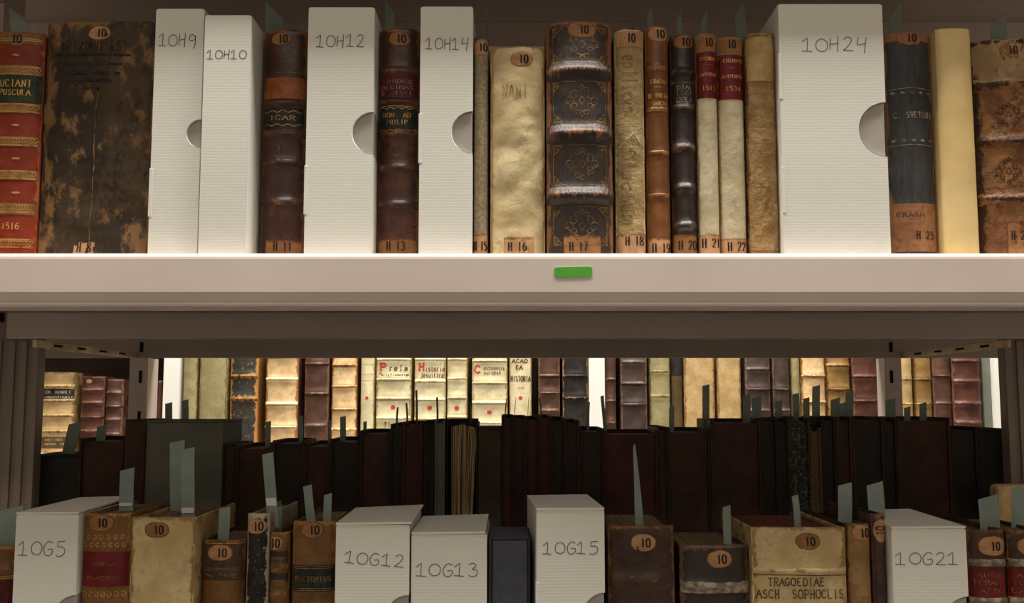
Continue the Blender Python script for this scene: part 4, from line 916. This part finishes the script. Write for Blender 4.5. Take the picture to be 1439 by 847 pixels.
fbook('reddish brown ribbed far book right of the black panelled tan one', 112, 145, 529, 'far_red_brown', bands=(548, 566, 586, 606), bandh=.004, bands_w=.004, stick=(125, 536, 9, 6), num='', **L)
fbook('brown ribbed far book left of the rear steel post', 147, 171, 533, 'far_brown', bands=(552, 571, 590, 610), bandh=.004, bands_w=.004, **L)
fbook('thin brown far book between the left rear post and a white box', 219, 228, 535, 'far_red_brown')
def fbox(label, x0, x1, yt):
    return box(label, x0, x1, yt, 'F', Y=YS - .004, depth=.16, base=ZF, yref=555, mat='box_plain')
fbox('slim white far box near the left rear post', 229, 251, 470)
fbook('narrow olive-tan far book right of the left white far box', 255, 276, 480, 'far_olive')
fbook('broader plain olive-tan far book left of the worn black one', 279, 318, 482, 'far_olive', bulge=.003)
fbook('worn black far book with orange leather showing through', 322, 361, 484, 'far_worn_black', bands=(528, 560), bandh=.004, bands_w=.005)
fbook('bright tan far book with thick raised cords, brightest at the left', 372, 418, 486, 'far_bright_tan', cover='far_red_brown', bands=(500, 533, 568, 600), bandh=.005, bands_w=.004, bandmat='far_cream')
fbook('dark brown far book between the two bright corded ones', 427, 461, 482, 'far_brown', bands=(511, 553, 598), bandh=.005, bands_w=.004)
fbook('pale banded far book right of the dark brown one', 465, 501, 484, 'far_bright_tan', cover='far_red_brown', bands=(513, 543, 575, 604), bandh=.004, bands_w=.004)
star = lambda y, s=.011: (lambda lx, lz, hw: [(text_lines('*', 0, lz(y), s, s), .0028, 'red_ink', 'star')])
fbook('narrow vellum far book with a red dot left of the lettered ones', 506, 525, 484, 'far_cream', lines=star(559, .007), gilt=[(512, 'line', 'faded_ink'), (526, 'line', 'faded_ink'), (535, 'line', 'faded_ink')])
def lett(rows, y, s=.011):
    def f(lx, lz, hw):
        r = [(text_lines('*', 0, lz(y), s, s), .0028, 'red_ink', 'star')]
        for (t, py, ph, pw, dx, mt, wd) in rows: r.append((text_lines(t, dx * YS / F, lz(py), ph * YS / F, pw * YS / F, jitter=.15), wd, mt, 'lettering'))
        return r
    return f
fbook('cream vellum far book lettered Prela Christianorum with red initial', 528, 577, 484, 'far_cream', bands=(505, 533, 560, 588), bandh=.004, bands_w=.004,
      lines=lett([('P', 515, 9, 10, -15, 'red_ink', .0035), ('rela', 517, 7, 27, 7, 'title_ink', .0016), ('Christianorum', 527, 7, 42, 0, 'title_ink', .0014), ('TI', 597, 6, 10, -8, 'title_ink', .0014)], 572))
fbook('cream vellum far book lettered Historia Jesuitica with red initial', 582, 626, 484, 'far_cream', bands=(505, 536, 562, 589), bandh=.004, bands_w=.004,
      lines=lett([('H', 515, 9, 9, -12, 'red_ink', .0030), ('istoria', 518, 7, 27, 7, 'title_ink', .0016), ('Jesuitica', 527, 7, 32, 3, 'title_ink', .0014)], 573))
fbook('narrower cream vellum far book with only a red star', 628, 656, 484, 'far_cream', bands=(505, 532, 559, 586), bandh=.004, bands_w=.004, lines=star(573))
fbook('cream vellum far book with faint lettering after a large red C', 663, 713, 484, 'far_cream', bands=(507, 538, 566, 594), bandh=.004, bands_w=.004,
      lines=lett([('C', 519, 10, 9, -17, 'red_ink', .0028), ('onconensia', 517, 5, 30, 6, 'faded_ink', .0014), ('europae', 523, 5, 24, 4, 'faded_ink', .0014)], 579))
fbook('yellow vellum far book lettered Historia in dark ink', 716, 747, 484, 'far_cream', lines=lett([('ACAD', 507, 5, 22, -1, 'title_ink', .0018), ('EA', 516, 5, 10, -2, 'title_ink', .0018), ('HISTORIA', 532, 7, 28, 0, 'title_ink', .0018), ('-', 545, 5, 14, 1, 'red_ink', .0010)], 559, .009))
fbook('ruddy brown banded far book right of the yellow lettered one', 757, 787, 482, 'far_brown', bands=(528, 552, 577), bandh=.005, bands_w=.004)
fbook('glossy black far book left of the central white box', 791, 827, 484, 'far_black', bands=(528, 559), bandh=.004, bands_w=.004)
fbox('slim white far box at the centre between dark books', 828, 850, 470)
fbook('narrow brown far book right of the central white box', 851, 866, 482, 'far_brown', bands=(533, 563, 594), bandh=.004, bands_w=.004)
fbook('grey-brown banded far book with silvery ridges', 873, 910, 482, 'far_grey_brown', bands=(509, 539, 568), bandh=.005, bands_w=.004)
fbook('blotchy tan far book right of the grey-brown banded one', 914, 943, 484, 'far_olive', bands=(522, 557), bandh=.002)
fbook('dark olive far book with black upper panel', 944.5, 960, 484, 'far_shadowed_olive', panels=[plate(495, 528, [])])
fbook('broad tan far book behind the tall slip', 962, 1005, 484, 'far_tan', bulge=.003)
fbook('plain tan far book left of the dark banded pair', 1009, 1042, 484, 'far_tan', bulge=.003)
fbook('first dark far book with pale ridges, right of centre', 1049, 1084, 482, 'far_grey_brown', bands=(519, 547, 577), bandh=.005, bands_w=.004)
fbook('second dark far book with pale ridges, left of the narrow olive one', 1088, 1111, 482, 'far_grey_brown', bands=(547, 577), bandh=.005, bands_w=.004)
fbook('narrow olive far book left of the golden one', 1114, 1126, 484, 'far_olive')
fbook('golden tan banded far book in the right part', 1127.5, 1162, 484, 'far_bright_tan', bands=(528, 565), bandh=.005, bands_w=.004)
fbook('mustard brown far book right of the golden one', 1163, 1197, 482, 'far_mustard', bands=(514, 547), bandh=.005, bands_w=.004)
fbook('reddish brown far book left of the right rear post', 1200, 1238, 482, 'far_red_brown', bands=(529, 563), bandh=.005, bands_w=.004)
fbook('tan far book right of the right rear post', 1262, 1285, 484, 'far_tan', bands=(533, 568))
fbook('orange-brown far book right of the tan one by the post', 1287, 1312, 484, 'far_mustard', bands=(533, 568), bandh=.004)
fbook('brown far book with two ridges, left of the ruddy four ridged one', 1314, 1339, 484, 'far_brown', bands=(528, 567), bandh=.004)
fbook('ruddy brown far book with strong ridges left of the last white far box', 1341, 1381, 484, 'far_red_brown', bands=(507, 536, 567, 594), bandh=.005, bands_w=.005)
box('shaded side of the last white far box, made as a separate grey box', 1382, 1393, 470, 'F', Y=YS + .01, depth=.15, base=ZF, yref=555, mat='grey_green')  # grey colour stands in for shade on the side of the white box
fbox('broad white far box at the right end of the far shelf', 1394, 1432, 470)
